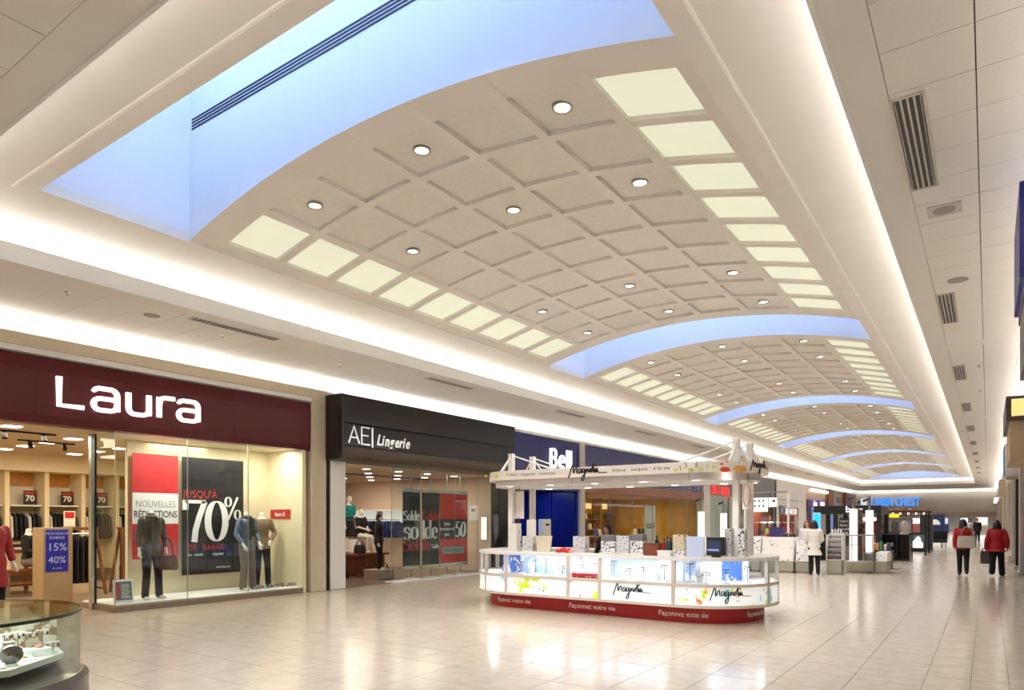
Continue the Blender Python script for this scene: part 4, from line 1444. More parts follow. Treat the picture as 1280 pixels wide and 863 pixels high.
sobj('wall_shop_back', MB().box(-18.1, -18.0, 22.3, 40.1, 0, 2.85), gold)
sobj('wall_shop_side', MB().box(-18.0, FX - .6, 35.9, 36.0, 0, 2.85), gold)
for k in range(7):
    y = 24.2 + k * 1.9
    sobj('wall_fin', MB().box(-18.0, -17.5, y, y + .22, 0, 2.75), gold_d)
for y in (24.5, 27.5, 30.5, 33.5):
    area_light('shop_light', (-15.2, y, 2.7), (2.5, 1.4), 36.00, (1, .78, .42))
bag_cols = [pm('black_leather', (26, 24, 24), .4, var=.1), pm('cobalt_leather', (30, 60, 170), .4, var=.1), pm('cream_leather', (226, 212, 176), .5, var=.05), pm('oxblood_leather', (96, 24, 26), .4, var=.1), pm('green_leather', (60, 80, 40), .45, var=.1)]
for k in range(6):
    y = 24.45 + k * 1.9
    t = thing('shelf_unit', 'wooden shelf unit in the gold shop, number %s from the navy shop' % ('first', 'second', 'third', 'fourth', 'fifth', 'sixth')[k], 'shelf', (-17.7, y + .8, 0))
    t['label'] = 'wooden shelf unit with bags in the gold shop, %s from the navy shop' % ('first', 'second', 'third', 'fourth', 'fifth', 'sixth')[k]
    for z in (.5, 1.05, 1.6):
        obj('shelf', MB().box(-18.0, -17.55, y, y + 1.62, z, z + .04), gold_d, t)
    obj('base', MB().box(-18.0, -17.5, y, y + 1.62, 0.006, .3), gold_d, t)
    obj('lit_header', MB().box(-18.0, -17.96, y + .1, y + 1.5, 2.2, 2.5), pm('amber_light_panel', (255, 214, 140), .5, emit=.7, var=0), t)
    for z in (.542, 1.092, 1.642):
        for q in range(3):
            mt = bag_cols[(k * 2 + q + int(z * 3)) % 5]
            o = obj('handbag', MB().ring_loft([[(-17.85, y + .2 + q * .5, z), (-17.65, y + .2 + q * .5, z), (-17.65, y + .55 + q * .5, z), (-17.85, y + .55 + q * .5, z)], [(-17.80, y + .25 + q * .5, z + .30), (-17.70, y + .25 + q * .5, z + .30), (-17.70, y + .5 + q * .5, z + .30), (-17.80, y + .5 + q * .5, z + .30)]]), mt, bevel=.02)
            tag(o, mt.name.split('_')[0] + ' leather bag on the ' + {54: 'lowest', 109: 'middle', 164: 'upper'}[round(z * 100)] + ' shelf of the ' + ORD[k] + ' gold shop unit, ' + ORD[q] + ' along', 'bag', mt.name.split('_')[0] + ' leather bags on the gold shop shelves')
t = thing('standing_banner', 'white standing banner with a dark floral print in the gold shop window', 'banner', (-12.8, 29.6, 0))
obj('banner_sheet', MB().box(-12.81, -12.79, 29.0, 30.2, .25, 2.25), spots_mat('white_floral_print', (236, 234, 230), [((60, 58, 60), 3.5, .64), ((140, 136, 134), 8, .66)]), t)
obj('lettering', text_mb('SOLDE', .34, on_left(-12.79, 29.6, 1.3), .004, off=.006), black_m, t)
obj('foot', MB().box(-12.95, -12.65, 28.95, 30.25, .006, .25), white_p, t)
for k, (x, y) in enumerate(((-14.6, 26.0), (-14.8, 28.6), (-14.4, 32.0))):
    table(x, y, .9, 1.5, .85, 'wooden table in the gold shop, ' + ('closest to the navy shop', 'in the middle behind the floral banner', 'farthest from the navy shop')[k], gold_d)
    for q in range(4):
        mt = bag_cols[(k + q) % 5]
        o = obj('handbag', MB().ring_loft([[(x - .1, y - .6 + q * .33, .852), (x + .1, y - .6 + q * .33, .852), (x + .1, y - .36 + q * .33, .852), (x - .1, y - .36 + q * .33, .852)], [(x - .05, y - .57 + q * .33, 1.15), (x + .05, y - .57 + q * .33, 1.15), (x + .05, y - .39 + q * .33, 1.15), (x - .05, y - .39 + q * .33, 1.15)]]), mt, bevel=.02)
        tag(o, mt.name.split('_')[0] + ' leather bag, ' + ORD[q] + ' along the wooden table ' + ('closest to the navy shop', 'behind the floral banner', 'farthest from the navy shop')[k], 'bag', mt.name.split('_')[0] + ' leather bags on the gold shop tables')

# ================================================================ fifth shop (grey header, red letters)
grey_h = pm('slate_grey_header', (122, 120, 126), .5, var=.03)
sobj('trim_15', MB().box(FX - .3, FX + .05, 35.3, 36.3, 0, 4.40), pm('white_pilaster', (224, 220, 214), .5, var=.01))
t = thing('shop_sign', 'slate grey shop header with red letters', 'shop sign', (FX - .15, 43, 2.95))
obj('sign_board', MB().box(FX - .3, FX, 36.3, 50.2, 2.95, 4.40), grey_h, t)
red_on = pm('red_lit_letter', (230, 40, 36), .4, emit=.8, var=0)
for i, ch in enumerate('milady'):
    obj('letter', text_mb(ch, .85, on_left(FX, 36.6 + i * .54, 3.28), .05, off=.03, align='LEFT', width=.85), red_on, t)
obj('edge_post', MB().box(FX - .3, FX + .04, 50.1, 50.4, 0, 4.40), black_m, t)
w4 = struct('window_4')
for k in range(4):
    if k == 2:
        continue
    a = 36.4 + k * 3.4
    obj('glass_pane', MB().box(FX - .012, FX, a, a + 3.3, .05, 2.95), shop_glass, w4)
    obj('mullion', MB().box(FX - .05, FX + .02, a + 3.3, a + 3.4, .0, 2.95), steel, w4)
sobj('wall_pale_panel', MB().box(FX - .2, FX - .1, 36.4, 41.0, 0, 2.95), pm('pale_shop_panel', (222, 220, 214), .5, var=.03))
sobj('wall_shop_back', MB().box(-17.1, -17.0, 36.0, 86, 0, 3.0), pm('pale_green_wall', (196, 204, 192), .7, var=.03))
sobj('ceiling_shop', MB().box(-17.0, FX - .3, 36.0, 86, 2.97, 3.05), white_p)
sobj('floor_shop', MB().box(-17.0, FX - .02, 40.0, 86, .001, .006), shop_floor)
for y in (40, 46, 53, 62, 70, 78):
    area_light('shop_light', (-14.5, y, 2.93), (2.5, 3), 43.20, (1, .93, .82))
for k, (x, y) in enumerate(((-14, 45.2), (-14.8, 46.6), (-13.8, 47.6), (-15.5, 48.6))):
    t = thing('clothes_rail', 'chrome clothes rail in the grey-fronted shop, ' + ('nearest', 'second', 'third', 'farthest')[k], 'clothes rack', (x, y, 0))
    t['label'] = 'chrome clothes rail in the shop with red letters, ' + ('first from its door', 'second from its door', 'third from its door', 'deepest inside')[k]
    obj('bar', MB().cyl((x - .6, y, 1.4), (x + .6, y, 1.4), .015, n=6), chrome, t)
    for s in (-.6, .6):
        obj('leg', MB().cyl((x + s, y, .006), (x + s, y, 1.4), .015, n=6), chrome, t)
        obj('foot', MB().box(x + s - .03, x + s + .03, y - .25, y + .25, .006, .03), chrome, t)
    for q in range(6):
        mt = [CL[0], blue_cl, CL[3], CL[4], CL[1], teal_cl][(q + k) % 6]
        hang('top', mt, x - .5 + q * .19, y, 1.355, PI / 2, mt.name.split('_')[0] + ' top, ' + ORD[q] + ' along the ' + ORD[k] + ' chrome rail of the shop with red letters', mt.name.split('_')[0] + ' tops on the rails of the shop with red letters')

# ================================================================ farther shops on the left
sobj('wall_panelled', MB().box(FX - .3, FX - .02, 50.4, 58.6, 2.45, 4.40).box(FX - .3, FX, 50.4, 51.3, 0, 2.45).box(FX - .3, FX, 57.4, 60.2, 0, 4.40), white_p)
sobj('trim_16', MB().box(FX - .04, FX + .02, 50.4, 58.6, 3.05, 3.08), grey_h)
rose = pm('rose_interior', (186, 128, 110), .6, var=.05)
sobj('wall_rose', MB().box(-14.6, -14.5, 51.3, 57.4, 0, 2.5).box(-14.6, FX - .3, 57.4, 57.5, 0, 2.5), rose)
t = thing('hanging_sign', 'small blue square sign hanging over the rose shop entrance', 'sign', (FX + .1, 51.6, 2.1))
obj('sign_plate', MB().box(FX - .0, FX + .05, 51.2, 53.0, 2.0, 2.62), spots_mat('blue_grey_print', (96, 96, 140), [((190, 190, 220), 3, .5)]), t)
t = thing('lit_poster', 'glowing red poster in the rose shop entrance', 'poster', (-13.5, 54, .3))
obj('poster_sheet', MB().box(-13.5, -13.45, 53.4, 55.0, .5, 1.95), spots_mat('glow_red_print', (236, 84, 60), [((255, 200, 170), 3, .55)], emit=.7), t)
obj('poster_foot', MB().box(-13.6, -13.35, 53.3, 55.1, .006, .5), white_p, t)
t = thing('shop_sign', 'row of small white lit letters over the rose shop', 'shop sign', (FX, 55.2, 2.2))
obj('letter_board', MB().box(FX - .2, FX + .02, 53.1, 57.4, 1.9, 2.5), rose, t)
for i, ch in enumerate('ROSES'):
    obj('letter', text_mb(ch, .5, on_left(FX + .02, 53.3 + i * .75, 2.2), .04, off=.02), letter_on, t)
t = thing('shop_box', 'dark red box counter in the rose shop entrance', 'counter', (-13.0, 55.6, 0))
obj('counter_body', MB().box(-13.2, -12.6, 54.9, 56.6, .006, 1.15), red_print, t, bevel=.01)
obj('counter_top', MB().box(-13.25, -12.55, 54.85, 56.65, 1.15, 1.19), pm('dark_red_top', (110, 24, 24), .4, var=.03), t)

sobj('wall_beige_upper', MB().box(FX - .3, FX - .02, 60.2, 68.5, 3.25, 4.40), pm('beige_upper', (206, 186, 160), .6, var=.03))
for k in range(5):
    t = thing('picture_lamp', 'small square wall lamp under the ceiling of the beige shopfront, ' + ('first', 'second', 'third', 'fourth', 'fifth')[k] + ' from the white pier', 'lamp', (FX + .2, 61.2 + k * 1.6, 4.1))
    obj('lamp_arm', MB().box(FX - .02, FX + .25, 61.3 + k * 1.6, 61.36 + k * 1.6, 4.22, 4.26), black_m, t)
    obj('lamp_head', MB().box(FX + .15, FX + .3, 61.0 + k * 1.6, 61.7 + k * 1.6, 3.95, 4.22), letter_on, t)
t = thing('shop_sign', 'purple shop sign with white script in the distance', 'shop sign', (FX, 64.5, 2.7))
obj('sign_board', MB().box(FX - .2, FX + .1, 61.2, 68.2, 2.62, 3.28), pm('purple_board', (72, 44, 150), .4, emit=.25, var=.03), t)
obj('side_board', MB().box(FX - .2, FX + .1, 60.2, 61.2, 2.40, 3.28), pm('maroon_board', (84, 26, 34), .4, var=.03), t)
obj('lettering', text_mb('Jean', .8, on_left(FX + .1, 63.2, 2.95), .03, off=.02, shear=.2), letter_on, t)
obj('lettering', text_mb('DEPOT', .55, on_left(FX + .1, 66.4, 2.95), .03, off=.02), letter_on, t)
sobj('wall_dark_red', MB().box(FX - .4, FX - .1, 60.2, 61.4, 0, 2.62), pm('deep_red_wall', (110, 36, 34), .5, var=.05))
sobj('trim_17', MB().box(FX - .3, FX + .3, 68.5, 70.5, 2.6, 4.40).box(FX - .3, FX + .3, 77.5, 84.0, 2.6, 4.40), pm('rust_brown_block', (142, 86, 48), .5, var=.06))
sobj('wall_upper_far', MB().box(FX - .3, FX, 70.5, 77.5, 2.6, 4.40), pm('tan_upper', (180, 150, 116), .6, var=.04))
t = thing('shop_sign', 'pale square sign panel between the rust brown blocks', 'shop sign', (FX, 74, 3))
obj('sign_board', MB().box(FX, FX + .12, 72.5, 76.5, 2.9, 4.1), pm('pale_sign', (206, 190, 190), .5, var=.03), t)
obj('lettering', text_mb('BUREAU', .8, on_left(FX + .12, 74.5, 3.5), .03), grey_letter, t)
sobj('wall_far_piers', MB().box(FX - .3, FX, 68.5, 69.6, 0, 2.6).box(FX - .3, FX, 76.8, 78, 0, 2.6).box(FX - .3, FX, 84, 86, 0, 4.40), pm('greenish_pier', (196, 198, 186), .6, var=.02))
# ================================================================ lit jewellery kiosk in the middle of the hall
class Path:
    def __init__(self, x0, x1, y0, y1, r, n=14):
        P = [(x0 + r, y0)]
        def corner(cx, cy, a0):
            for i in range(n + 1):
                a = math.radians(a0 + 90 * i / n)
                P.append((cx + r * math.cos(a), cy + r * math.sin(a)))
        corner(x1 - r, y0 + r, -90)
        corner(x1 - r, y1 - r, 0)
        corner(x0 + r, y1 - r, 90)
        corner(x0 + r, y0 + r, 180)
        Q = [P[0]]
        for p in P[1:]:
            if math.hypot(p[0] - Q[-1][0], p[1] - Q[-1][1]) > 1e-6:
                Q.append(p)
        self.p = Q
        self.s = [0]
        for a, b in zip(Q, Q[1:]):
            self.s.append(self.s[-1] + math.hypot(b[0] - a[0], b[1] - a[1]))
        self.L = self.s[-1]
    def at(self, s):
        s %= self.L
        for i in range(len(self.s) - 1):
            if s <= self.s[i + 1] + 1e-9:
                a, b = self.p[i], self.p[i + 1]
                q = (s - self.s[i]) / (self.s[i + 1] - self.s[i])
                dx, dy = b[0] - a[0], b[1] - a[1]
                l = math.hypot(dx, dy)
                return a[0] + dx * q, a[1] + dy * q, dy / l, -dx / l
    def strip(self, s0, s1, z0, z1, i0, i1):
        """wall between path positions s0..s1, from inset i0 to inset i1"""
        ks = sorted({s0, s1} | {q + m * self.L for q in self.s for m in (0, 1) if s0 < q + m * self.L < s1})
        pts = []
        for a, b in zip(ks, ks[1:]):
            pts.append(a + 1e-5)
        pts.append(ks[-1] - 1e-5)
        rings = []
        for s in pts:
            x, y, nx, ny = self.at(s)
            rings.append([(x - nx * i0, y - ny * i0, z0), (x - nx * i1, y - ny * i1, z0), (x - nx * i1, y - ny * i1, z1), (x - nx * i0, y - ny * i0, z1)])
        return MB().ring_loft(rings)

kx0, kx1, ky0, ky1 = -8.35, -2.75, 10.1, 12.502
KP = Path(kx0, kx1, ky0, ky1, 1.2)
def edge_y(x):
    q = max(0, x + 3.95, -7.15 - x)
    return 11.3 - math.sqrt(1.44 - q * q)
frame_k = pm('champagne_frame', (208, 196, 182), .45, var=.02)
red_k = pm('kiosk_red', (178, 26, 30), .4, var=.03)
kiosk_white = pm('kiosk_white', (232, 228, 224), .5, var=.01)
lit_lower = spots_mat('backlit_floral_print', (243, 247, 248), [((196, 216, 60), 2.2, .575), ((120, 190, 214), 2.6, .60), ((236, 130, 60), 3.1, .625), ((50, 50, 54), 16, .645)], emit=.33)
lit_plain = pm('backlit_white_print', (240, 246, 248), .5, emit=.36, var=.01)
case_back = spots_mat('backlit_pale_blue', (236, 244, 255), [((176, 200, 240), 2.0, .52)], emit=.2)
case_blue = spots_mat('backlit_deep_blue', (70, 108, 186), [((232, 242, 255), 3.2, .54), ((255, 255, 255), 6, .62)], emit=.3)
kglass = glass_mat('kiosk_glass', (250, 252, 255), .08)
t = thing('jewellery_kiosk', 'large rounded kiosk counter with lit glass cases and red plinth mid-hall', 'kiosk', (-5.3, 11.7, 0))
KL = KP.L
obj('red_plinth', KP.strip(0, KL, 0.0, .25, .22, .30), red_k, t, smooth=True)
obj('bottom_rail', KP.strip(0, KL, .25, .295, -.01, .35), frame_k, t, smooth=True)
obj('middle_rail', KP.strip(0, KL, .57, .62, -.01, .50), frame_k, t, smooth=True)
obj('top_rim', KP.strip(0, KL, .97, 1.02, -.01, .06), kiosk_white, t, smooth=True)
obj('counter_top', KP.strip(0, KL, .985, 1.015, .06, .58), kiosk_white, t, smooth=True)
obj('inner_wall', KP.strip(0, KL, .0, .985, .55, .58), kiosk_white, t, smooth=True)
cuts = [.0, 1.29, 1.89, 3.16, 4.77, 5.4, 6.13, 6.97, 8.0, 9.1, 10.17, 11.0, 11.9, 12.7, 13.35]
for i, a in enumerate(cuts):
    b = cuts[(i + 1) % len(cuts)]
    if b < a:
        b += KL
    plain = i == 2
    obj('light_panel', KP.strip(a + .03, b - .03, .295, .57, .012, .03), lit_plain if plain else lit_lower, t, smooth=True)
    obj('glass_pane', KP.strip(a + .03, b - .03, .62, .97, .0, .008), kglass, t, smooth=True)
    blue = i in (13, 14)
    obj('case_back', KP.strip(a + .01, b - .01, .62, .97, .46, .48), case_blue if blue else case_back, t, smooth=True)
    obj('divider', KP.strip(a - .03, a + .03, .27, .97, -.005, .05), frame_k, t)
obj('case_back', KP.strip(4.12, 4.74, .64, .95, .44, .455), case_blue, t, smooth=True)
script = [[(-.02, -.12), (.06, .10), (.12, .27), (.15, .22), (.16, .02), (.22, .16), (.27, .19), (.28, .04), (.31, .02)],
          [(.40, .15), (.36, .16), (.33, .09), (.35, .02), (.40, .06), (.42, .15), (.42, .03), (.45, .03)],
          [(.53, .15), (.49, .16), (.46, .09), (.48, .03), (.53, .08), (.55, .15), (.54, -.08), (.50, -.2), (.45, -.2), (.46, -.12), (.55, .0), (.59, .06)],
          [(.60, .14), (.61, .03), (.65, .14), (.68, .12), (.69, .03), (.73, .10), (.76, .16), (.74, .05), (.78, .04), (.80, .12), (.77, .16), (.80, .14)],
          [(.80, .14), (.845, .30), (.85, .05), (.88, .04), (.89, .14), (.90, .04), (.93, .05)], [(.90, .22), (.91, .27)],
          [(.99, .14), (.95, .15), (.93, .08), (.95, .03), (.99, .12), (1.0, .04), (1.08, .02), (1.3, .01)]]
def smooth_path(p, k=3):
    if len(p) < 3:
        return p
    out = []
    for i in range(len(p) - 1):
        p0, p1, p2, p3 = p[max(i - 1, 0)], p[i], p[i + 1], p[min(i + 2, len(p) - 1)]
        for j in range(k):
            u = j / k
            out.append(tuple(.5 * (2 * p1[c] + (p2[c] - p0[c]) * u + (2 * p0[c] - 5 * p1[c] + 4 * p2[c] - p3[c]) * u * u + (3 * p1[c] - p0[c] - 3 * p2[c] + p3[c]) * u ** 3) for c in (0, 1)))
    out.append(p[-1])
    return out
def magnolia(fn, s, mat, parent, w=.035):
    for p in script:
        obj('script_stroke', ribbon(place([smooth_path(p)], 0, 0, s), fn, w * s, w * s * .6, .004), mat, parent)
ink = pm('black_ink', (24, 22, 24), .5, var=0)
magnolia(on_front(-5.00, ky0 - .000, .435), .50, ink, t)
def on_path(s, i, z):
    def f(u, v, d):
        x, y, nx, ny = KP.at(s + u)
        return (x - nx * (i - d), y - ny * (i - d), z + v)
    return f
magnolia(on_path(3.2 + 1.2 * math.radians(25), .010, .435), .50, ink, t)

def on_corner(s, z):
    def f(u, v, d):
        x, y, nx, ny = KP.at(s + u)
        return (x - nx * (.218 - d), y - ny * (.22 - d), z + v)
    return f
for s in (-.05, 1.63, 3.27, 4.95):
    obj('lettering', text_mb('Façonnez votre vie', .115, on_corner(s, .12), .004, off=.001), kiosk_white, t)
for x in (-6.5, -5.55, -4.6):
    area_light('case_light', (x, ky0 + .22, .965), (.85, .10), 2.4, COOL, (0, 0, 0))
area_light('case_light', (-3.28, 10.63, .965), (.75, .10), 2.4, COOL, (0, 0, math.radians(42)))
area_light('case_light', (-7.82, 10.63, .965), (.75, .10), 2.4, COOL, (0, 0, math.radians(-42)))
area_light('case_light', (-2.98, 11.4, .965), (.10, .9), 1.8, COOL)
# small jewellery stands inside the front case
JG = 'jewellery stands in the lit front case'
stand_w = pm('stand_white', (240, 244, 250), .5, var=.02)
places = [(-7.35, 'in the left end panel'), (-6.95, 'a'), (-6.68, 'a'), (-6.4, 'a'), (-6.1, 'a'), (-5.72, 'b'), (-5.45, 'b'), (-5.1, 'c'), (-4.85, 'c'), (-4.55, 'c'), (-4.22, 'c'), (-3.82, 'd'), (-3.55, 'd'), (-3.3, 'd'), (-3.05, 'd')]
pn = {'a': 'wide second panel', 'b': 'narrow third panel', 'c': 'panel above the plain white lettering', 'd': 'curved right-hand panel', 'in the left end panel': 'curved left end panel'}
for k, (x, q) in enumerate(places):
    lb = 'dark T-shaped jewellery stand in the lit kiosk case, %s counting from its left end' % ORD[k]
    yk = edge_y(x) + .17 + .05 * (k % 3)
    s = thing('jewellery_stand', lb, 'jewellery stand', (x, yk, .6215), 0, JG)
    y = yk
    h = .17 + .04 * (k % 4)
    obj('stand_foot', MB().box(x - .05, x + .05, y - .04, y + .04, .6215, .645), stand_w, s)
    obj('stand_post', MB().cyl((x, y, .645), (x, y, .62 + h), .005, n=6), black_m, s)
    obj('stand_arm', MB().cyl((x - .06, y, .62 + h), (x + .06, y, .62 + h), .008, n=6), black_m, s)
    for dx in (-.05, 0, .05):
        obj('pendant', MB().ball((x + dx, y - .012, .62 + h - .035 - .01 * (k % 2)), (.010, .006, .018), 6, 5), black_m if (k + int(dx * 20)) % 2 else steel, s)
for k, x in enumerate((-6.82, -6.25, -4.98, -4.4, -3.68)):
    s = thing('necklace_bust', 'white necklace bust in the lit kiosk case, ' + ('leftmost', 'second from the left', 'middle one', 'second from the right', 'rightmost')[k], 'jewellery stand', (x, ky0 + .34, .62), 0, 'white necklace busts in the kiosk case')
    obj('bust', MB().ellipses([(x, ky0 + .34, .6215, .05, .04), (x, ky0 + .34, .70, .075, .05), (x, ky0 + .34, .77, .085, .05), (x, ky0 + .34, .82, .04, .035), (x, ky0 + .34, .88, .025, .025)], 12), stand_w, s, smooth=True)
    obj('necklace', MB().tube([(x + .05 * math.cos(a), ky0 + .29, .76 + .05 * math.sin(a)) for a in [PI + PI * i / 8 for i in range(9)]], .004, 5), steel, s)
s = thing('folded_scarf', 'red patterned cloth laid in the narrow third kiosk case panel', 'cloth', (-5.56, ky0 + .1, .62))
obj('cloth_fold', MB().box(-5.83, -5.29, ky0 + .06, ky0 + .14, .6215, .70), spots_mat('red_white_cloth', (206, 44, 40), [((240, 220, 216), 14, .6)]), s, bevel=.02)

# canopy ------------------------------------------------------------------------
CP = Path(-8.16, -2.9, 10.3, 12.302, 1.0)
fascia_print = spots_mat('canopy_fascia', (226, 218, 208), [((226, 218, 208), 2, .9)])
t = thing('kiosk_canopy', 'pale flat canopy on four white masts above the lit kiosk counter', 'canopy', (-5.4, 11.7, 1.02))
obj('fascia', CP.strip(0, CP.L, 2.33, 2.50, 0, .03), pm('canopy_print', (226, 216, 204), .5, var=.01), t, smooth=True)
top = [CP.at(s)[:2] for s in [CP.L * i / 80 for i in range(80)]]
obj('soffit', MB().prism([(x * 1, y) for x, y in [(-5.53 + (px - -5.53) * .994, 11.3 + (py - 11.3) * .988) for px, py in top]], lambda u, v, d: (u, v, d), 2.345, 2.37), kiosk_white, t)
IP = Path(-8.04, -3.02, 10.42, 12.182, .88)
obj('inner_band', IP.strip(0, IP.L, 2.22, 2.345, 0, .03), pm('canopy_inner_band', (212, 204, 202), .5, var=.01), t, smooth=True)
top2 = [IP.at(s)[:2] for s in [IP.L * i / 80 for i in range(80)]]
obj('lower_soffit', MB().prism([(-5.53 + (px + 5.53) * .994, 11.3 + (py - 11.3) * .985) for px, py in top2], lambda u, v, d: (u, v, d), 2.23, 2.245), kiosk_white, t)
for s in (1.2, 2.4, 3.3):
    x, y, nx, ny = IP.at(s)
    obj('band_joint', MB().box(x - .004, x + .004, y - .002, y + .004, 2.22, 2.345), grey_letter, t)
lens_k = MB().lathe([(.06, .004), (.06, -.004), (.01, -.006)], n=14)
lk = None
for x in (-7.4, -6.5, -5.6, -4.7, -3.8, -3.3):
    for y in (10.58, 12.0):
        if lk is None:
            o = obj('canopy_light', lens_k, lamp_w, t, world=False)
            lk = o.data
        else:
            o = link('canopy_light', lk, t)
        o.location = Vector((x, y, 2.228)) - origin(t)
        if y < 11:
            spot_light('canopy_beam', (x, y, 2.21), 8, SOFT, 100)
for mx, sgn in ((-7.60, -1), (-3.27, 1)):
    for k, my in enumerate((10.93, 11.68)):
        obj('mast', MB().box(mx - .05, mx + .05, my - .05, my + .05, 1.0165, 2.88), kiosk_white, t, bevel=.008)
        obj('strut', MB().cyl((mx, my, 2.85), (mx + sgn * .22, my, 2.51), .014, n=8), kiosk_white, t)
        obj('strut', MB().cyl((mx, my, 2.85), (mx - sgn * 1.0, my, 2.52), .014, n=8), kiosk_white, t)
        obj('strut', MB().cyl((mx, my, 2.85), (mx, my + (.5 if k else -.36), 2.51), .014, n=8), kiosk_white, t)
        obj('strut_clip', MB().box(mx - sgn * 1.0 - .03, mx - sgn * 1.0 + .03, my - .03, my + .03, 2.49, 2.54), steel, t)
magnolia(on_front(-5.95, 10.298, 2.385), .56, ink, t, .045)
def on_end(s, z):
    def f(u, v, d):
        x, y, nx, ny = CP.at(s + u)
        return (x + nx * (.0 + d), y + ny * (.0 + d), z + v)
    return f
e0 = 3.26 + math.radians(62)
magnolia(on_end(e0, 2.41), .42, ink, t, .05)
for s, x in (('rêve . inspirée . féminine', -6.72), ('bijoux   uniques   à la vie', -4.62)):
    obj('lettering', text_mb(s, .075, on_front(x, 10.299, 2.42), .003, space=1.25), ink, t)
lime = pm('lime_print', (186, 190, 70), .5, var=.2)
coral = pm('coral_print', (206, 70, 44), .5, var=.15)
ochre = pm('ochre_print', (206, 150, 80), .5, var=.15)
def flower(parent, name, mat, x, z, r, n=5):
    m = MB()
    pts = []
    for i in range(n * 4):
        a = 2 * PI * i / (n * 4)
        q = r * (.62 + .38 * abs(math.cos(n * a / 2)))
        pts.append((x + q * math.cos(a), z + q * .72 * math.sin(a)))
    m.prism(pts, lambda u, v, d: (u, 10.299 - d, v), 0, .003)
    obj(name, m, mat, parent)
for x, z, r, c in ((-7.75, 2.42, .04, lime), (-7.5, 2.40, .05, lime), (-7.25, 2.43, .035, lime), (-4.02, 2.38, .04, lime), (-3.88, 2.41, .02, lime), (-3.78, 2.37, .05, lime), (-3.62, 2.38, .045, lime), (-3.42, 2.40, .035, lime), (-3.30, 2.44, .03, coral), (-3.22, 2.47, .022, coral)):
    flower(t, 'printed_flower', c, x, z, r)
for x, z in ((-3.95, 2.4), (-3.86, 2.45), (-3.7, 2.43), (-3.69, 2.47), (-3.52, 2.41)):
    obj('printed_stem', ribbon([[(0, -.03), (.01, .0), (-.01, .04)]], on_front(x, 10.299, z), .008, .008, .003), ink, t)
def end_blot(s, z, r, mat, name):
    pts = [(r * 1.6 * math.cos(2 * PI * i / 14) * (1 + .2 * math.sin(3 * i)), r * .8 * math.sin(2 * PI * i / 14)) for i in range(14)]
    f = on_end(s, z)
    obj(name, MB().prism(pts, f, 0, .003), mat, t)
end_blot(3.26 + math.radians(36), 2.37, .05, coral, 'printed_flower')
end_blot(3.26 + math.radians(50), 2.38, .07, ochre, 'printed_flower')

# hanging printed panels
grey_floral = spots_mat('grey_floral_print', (228, 220, 212), [((90, 86, 90), 9, .62)])
t = thing('hanging_print', 'narrow white print with grey floral drawing hung between the left masts', 'banner', (-7.46, 11.0, 1.68))
obj('print_sheet', MB().box(-7.56, -7.36, 11.0, 11.012, 1.62, 2.16), grey_floral, t)
obj('cord', MB().cyl((-7.46, 11.006, 2.16), (-7.46, 11.006, 2.228), .005, n=5), black_m, t)
t = thing('hanging_print', 'rolled pinkish print with an oval drawing hung by the right masts', 'banner', (-3.08, 10.9, 1.76))
obj('print_roll', MB().cyl((-3.08, 10.9, 1.76), (-3.08, 10.9, 2.172), .085, n=20), pm('pinkish_print', (226, 204, 190), .5, var=.03), t, smooth=True)
obj('cord', MB().cyl((-3.08, 10.9, 2.172), (-3.08, 10.9, 2.343), .005, n=5), black_m, t)
obj('oval_drawing', ribbon([arc(0, 0, .055, .17, 0, 360, 26)], lambda u, v, d: (-3.08 + u, 10.9 - math.sqrt(max(.086 ** 2 - u * u, 0)) - d, 1.98 + v), .012, .012, .003), grey_letter, t)

# things on the counter -----------------------------------------------------------
bw = spots_mat('black_white_pattern', (232, 230, 228), [((24, 22, 24), 22, .52)])
bw2 = spots_mat('clear_dotted_pattern', (206, 204, 204), [((70, 60, 62), 30, .56), ((190, 70, 70), 9, .68)])
K = 1.0165
def cbox(name, label, cat, x0, x1, z1, parts, y=10.42, d=.16):
    t = thing(name, label, cat, ((x0 + x1) / 2, y, K))
    for pn_, a, b, c, e, mat in parts:
        obj(pn_, MB().box(x0 + (x1 - x0) * a, x0 + (x1 - x0) * b, y, y + d, K + (z1 - K) * c, K + (z1 - K) * e), mat, t, bevel=.004)
    return t
cbox('earring_tower', 'tall white earring tower at the left end of the kiosk counter', 'display', -7.33, -7.11, 1.53, [('tower_body', .1, .9, .06, 1, grey_floral), ('tower_base', 0, 1, 0, .06, kiosk_white)])
t = cbox('card_stand', 'small white card on a stand between the left masts', 'display', -7.02, -6.87, 1.60, [('stand_base', 0, 1, 0, .04, kiosk_white), ('stand_post', .42, .58, .04, .5, steel), ('card', -.15, 1.15, .45, 1, grey_floral)], d=.03, y=10.62)
cbox('patterned_display', 'black and white patterned acrylic box beside the left mast', 'display', -7.01, -6.78, 1.30, [('printed_sheet', 0, 1, .08, 1, bw2), ('base', -.05, 1.05, 0, .08, kiosk_white)])
t = thing('counter_board', 'plain beige board standing on the kiosk counter by the left mast', 'sign', (-6.57, 10.45, K))
m = MB().ring_loft([[(-6.70, 10.45, K), (-6.43, 10.45, K), (-6.43, 10.47, K), (-6.70, 10.47, K)], [(-6.74, 10.47, 1.31), (-6.40, 10.47, 1.31), (-6.40, 10.49, 1.31), (-6.74, 10.49, 1.31)]])
obj('board', m, pm('beige_board', (214, 202, 176), .5, var=.02), t)
obj('board_foot', MB().box(-6.66, -6.48, 10.49, 10.56, K, K + .02), kiosk_white, t)
t = thing('red_gift_pile', 'crumpled red gift bag lying on the kiosk counter', 'bag', (-6.13, 10.4, K))
m = MB()
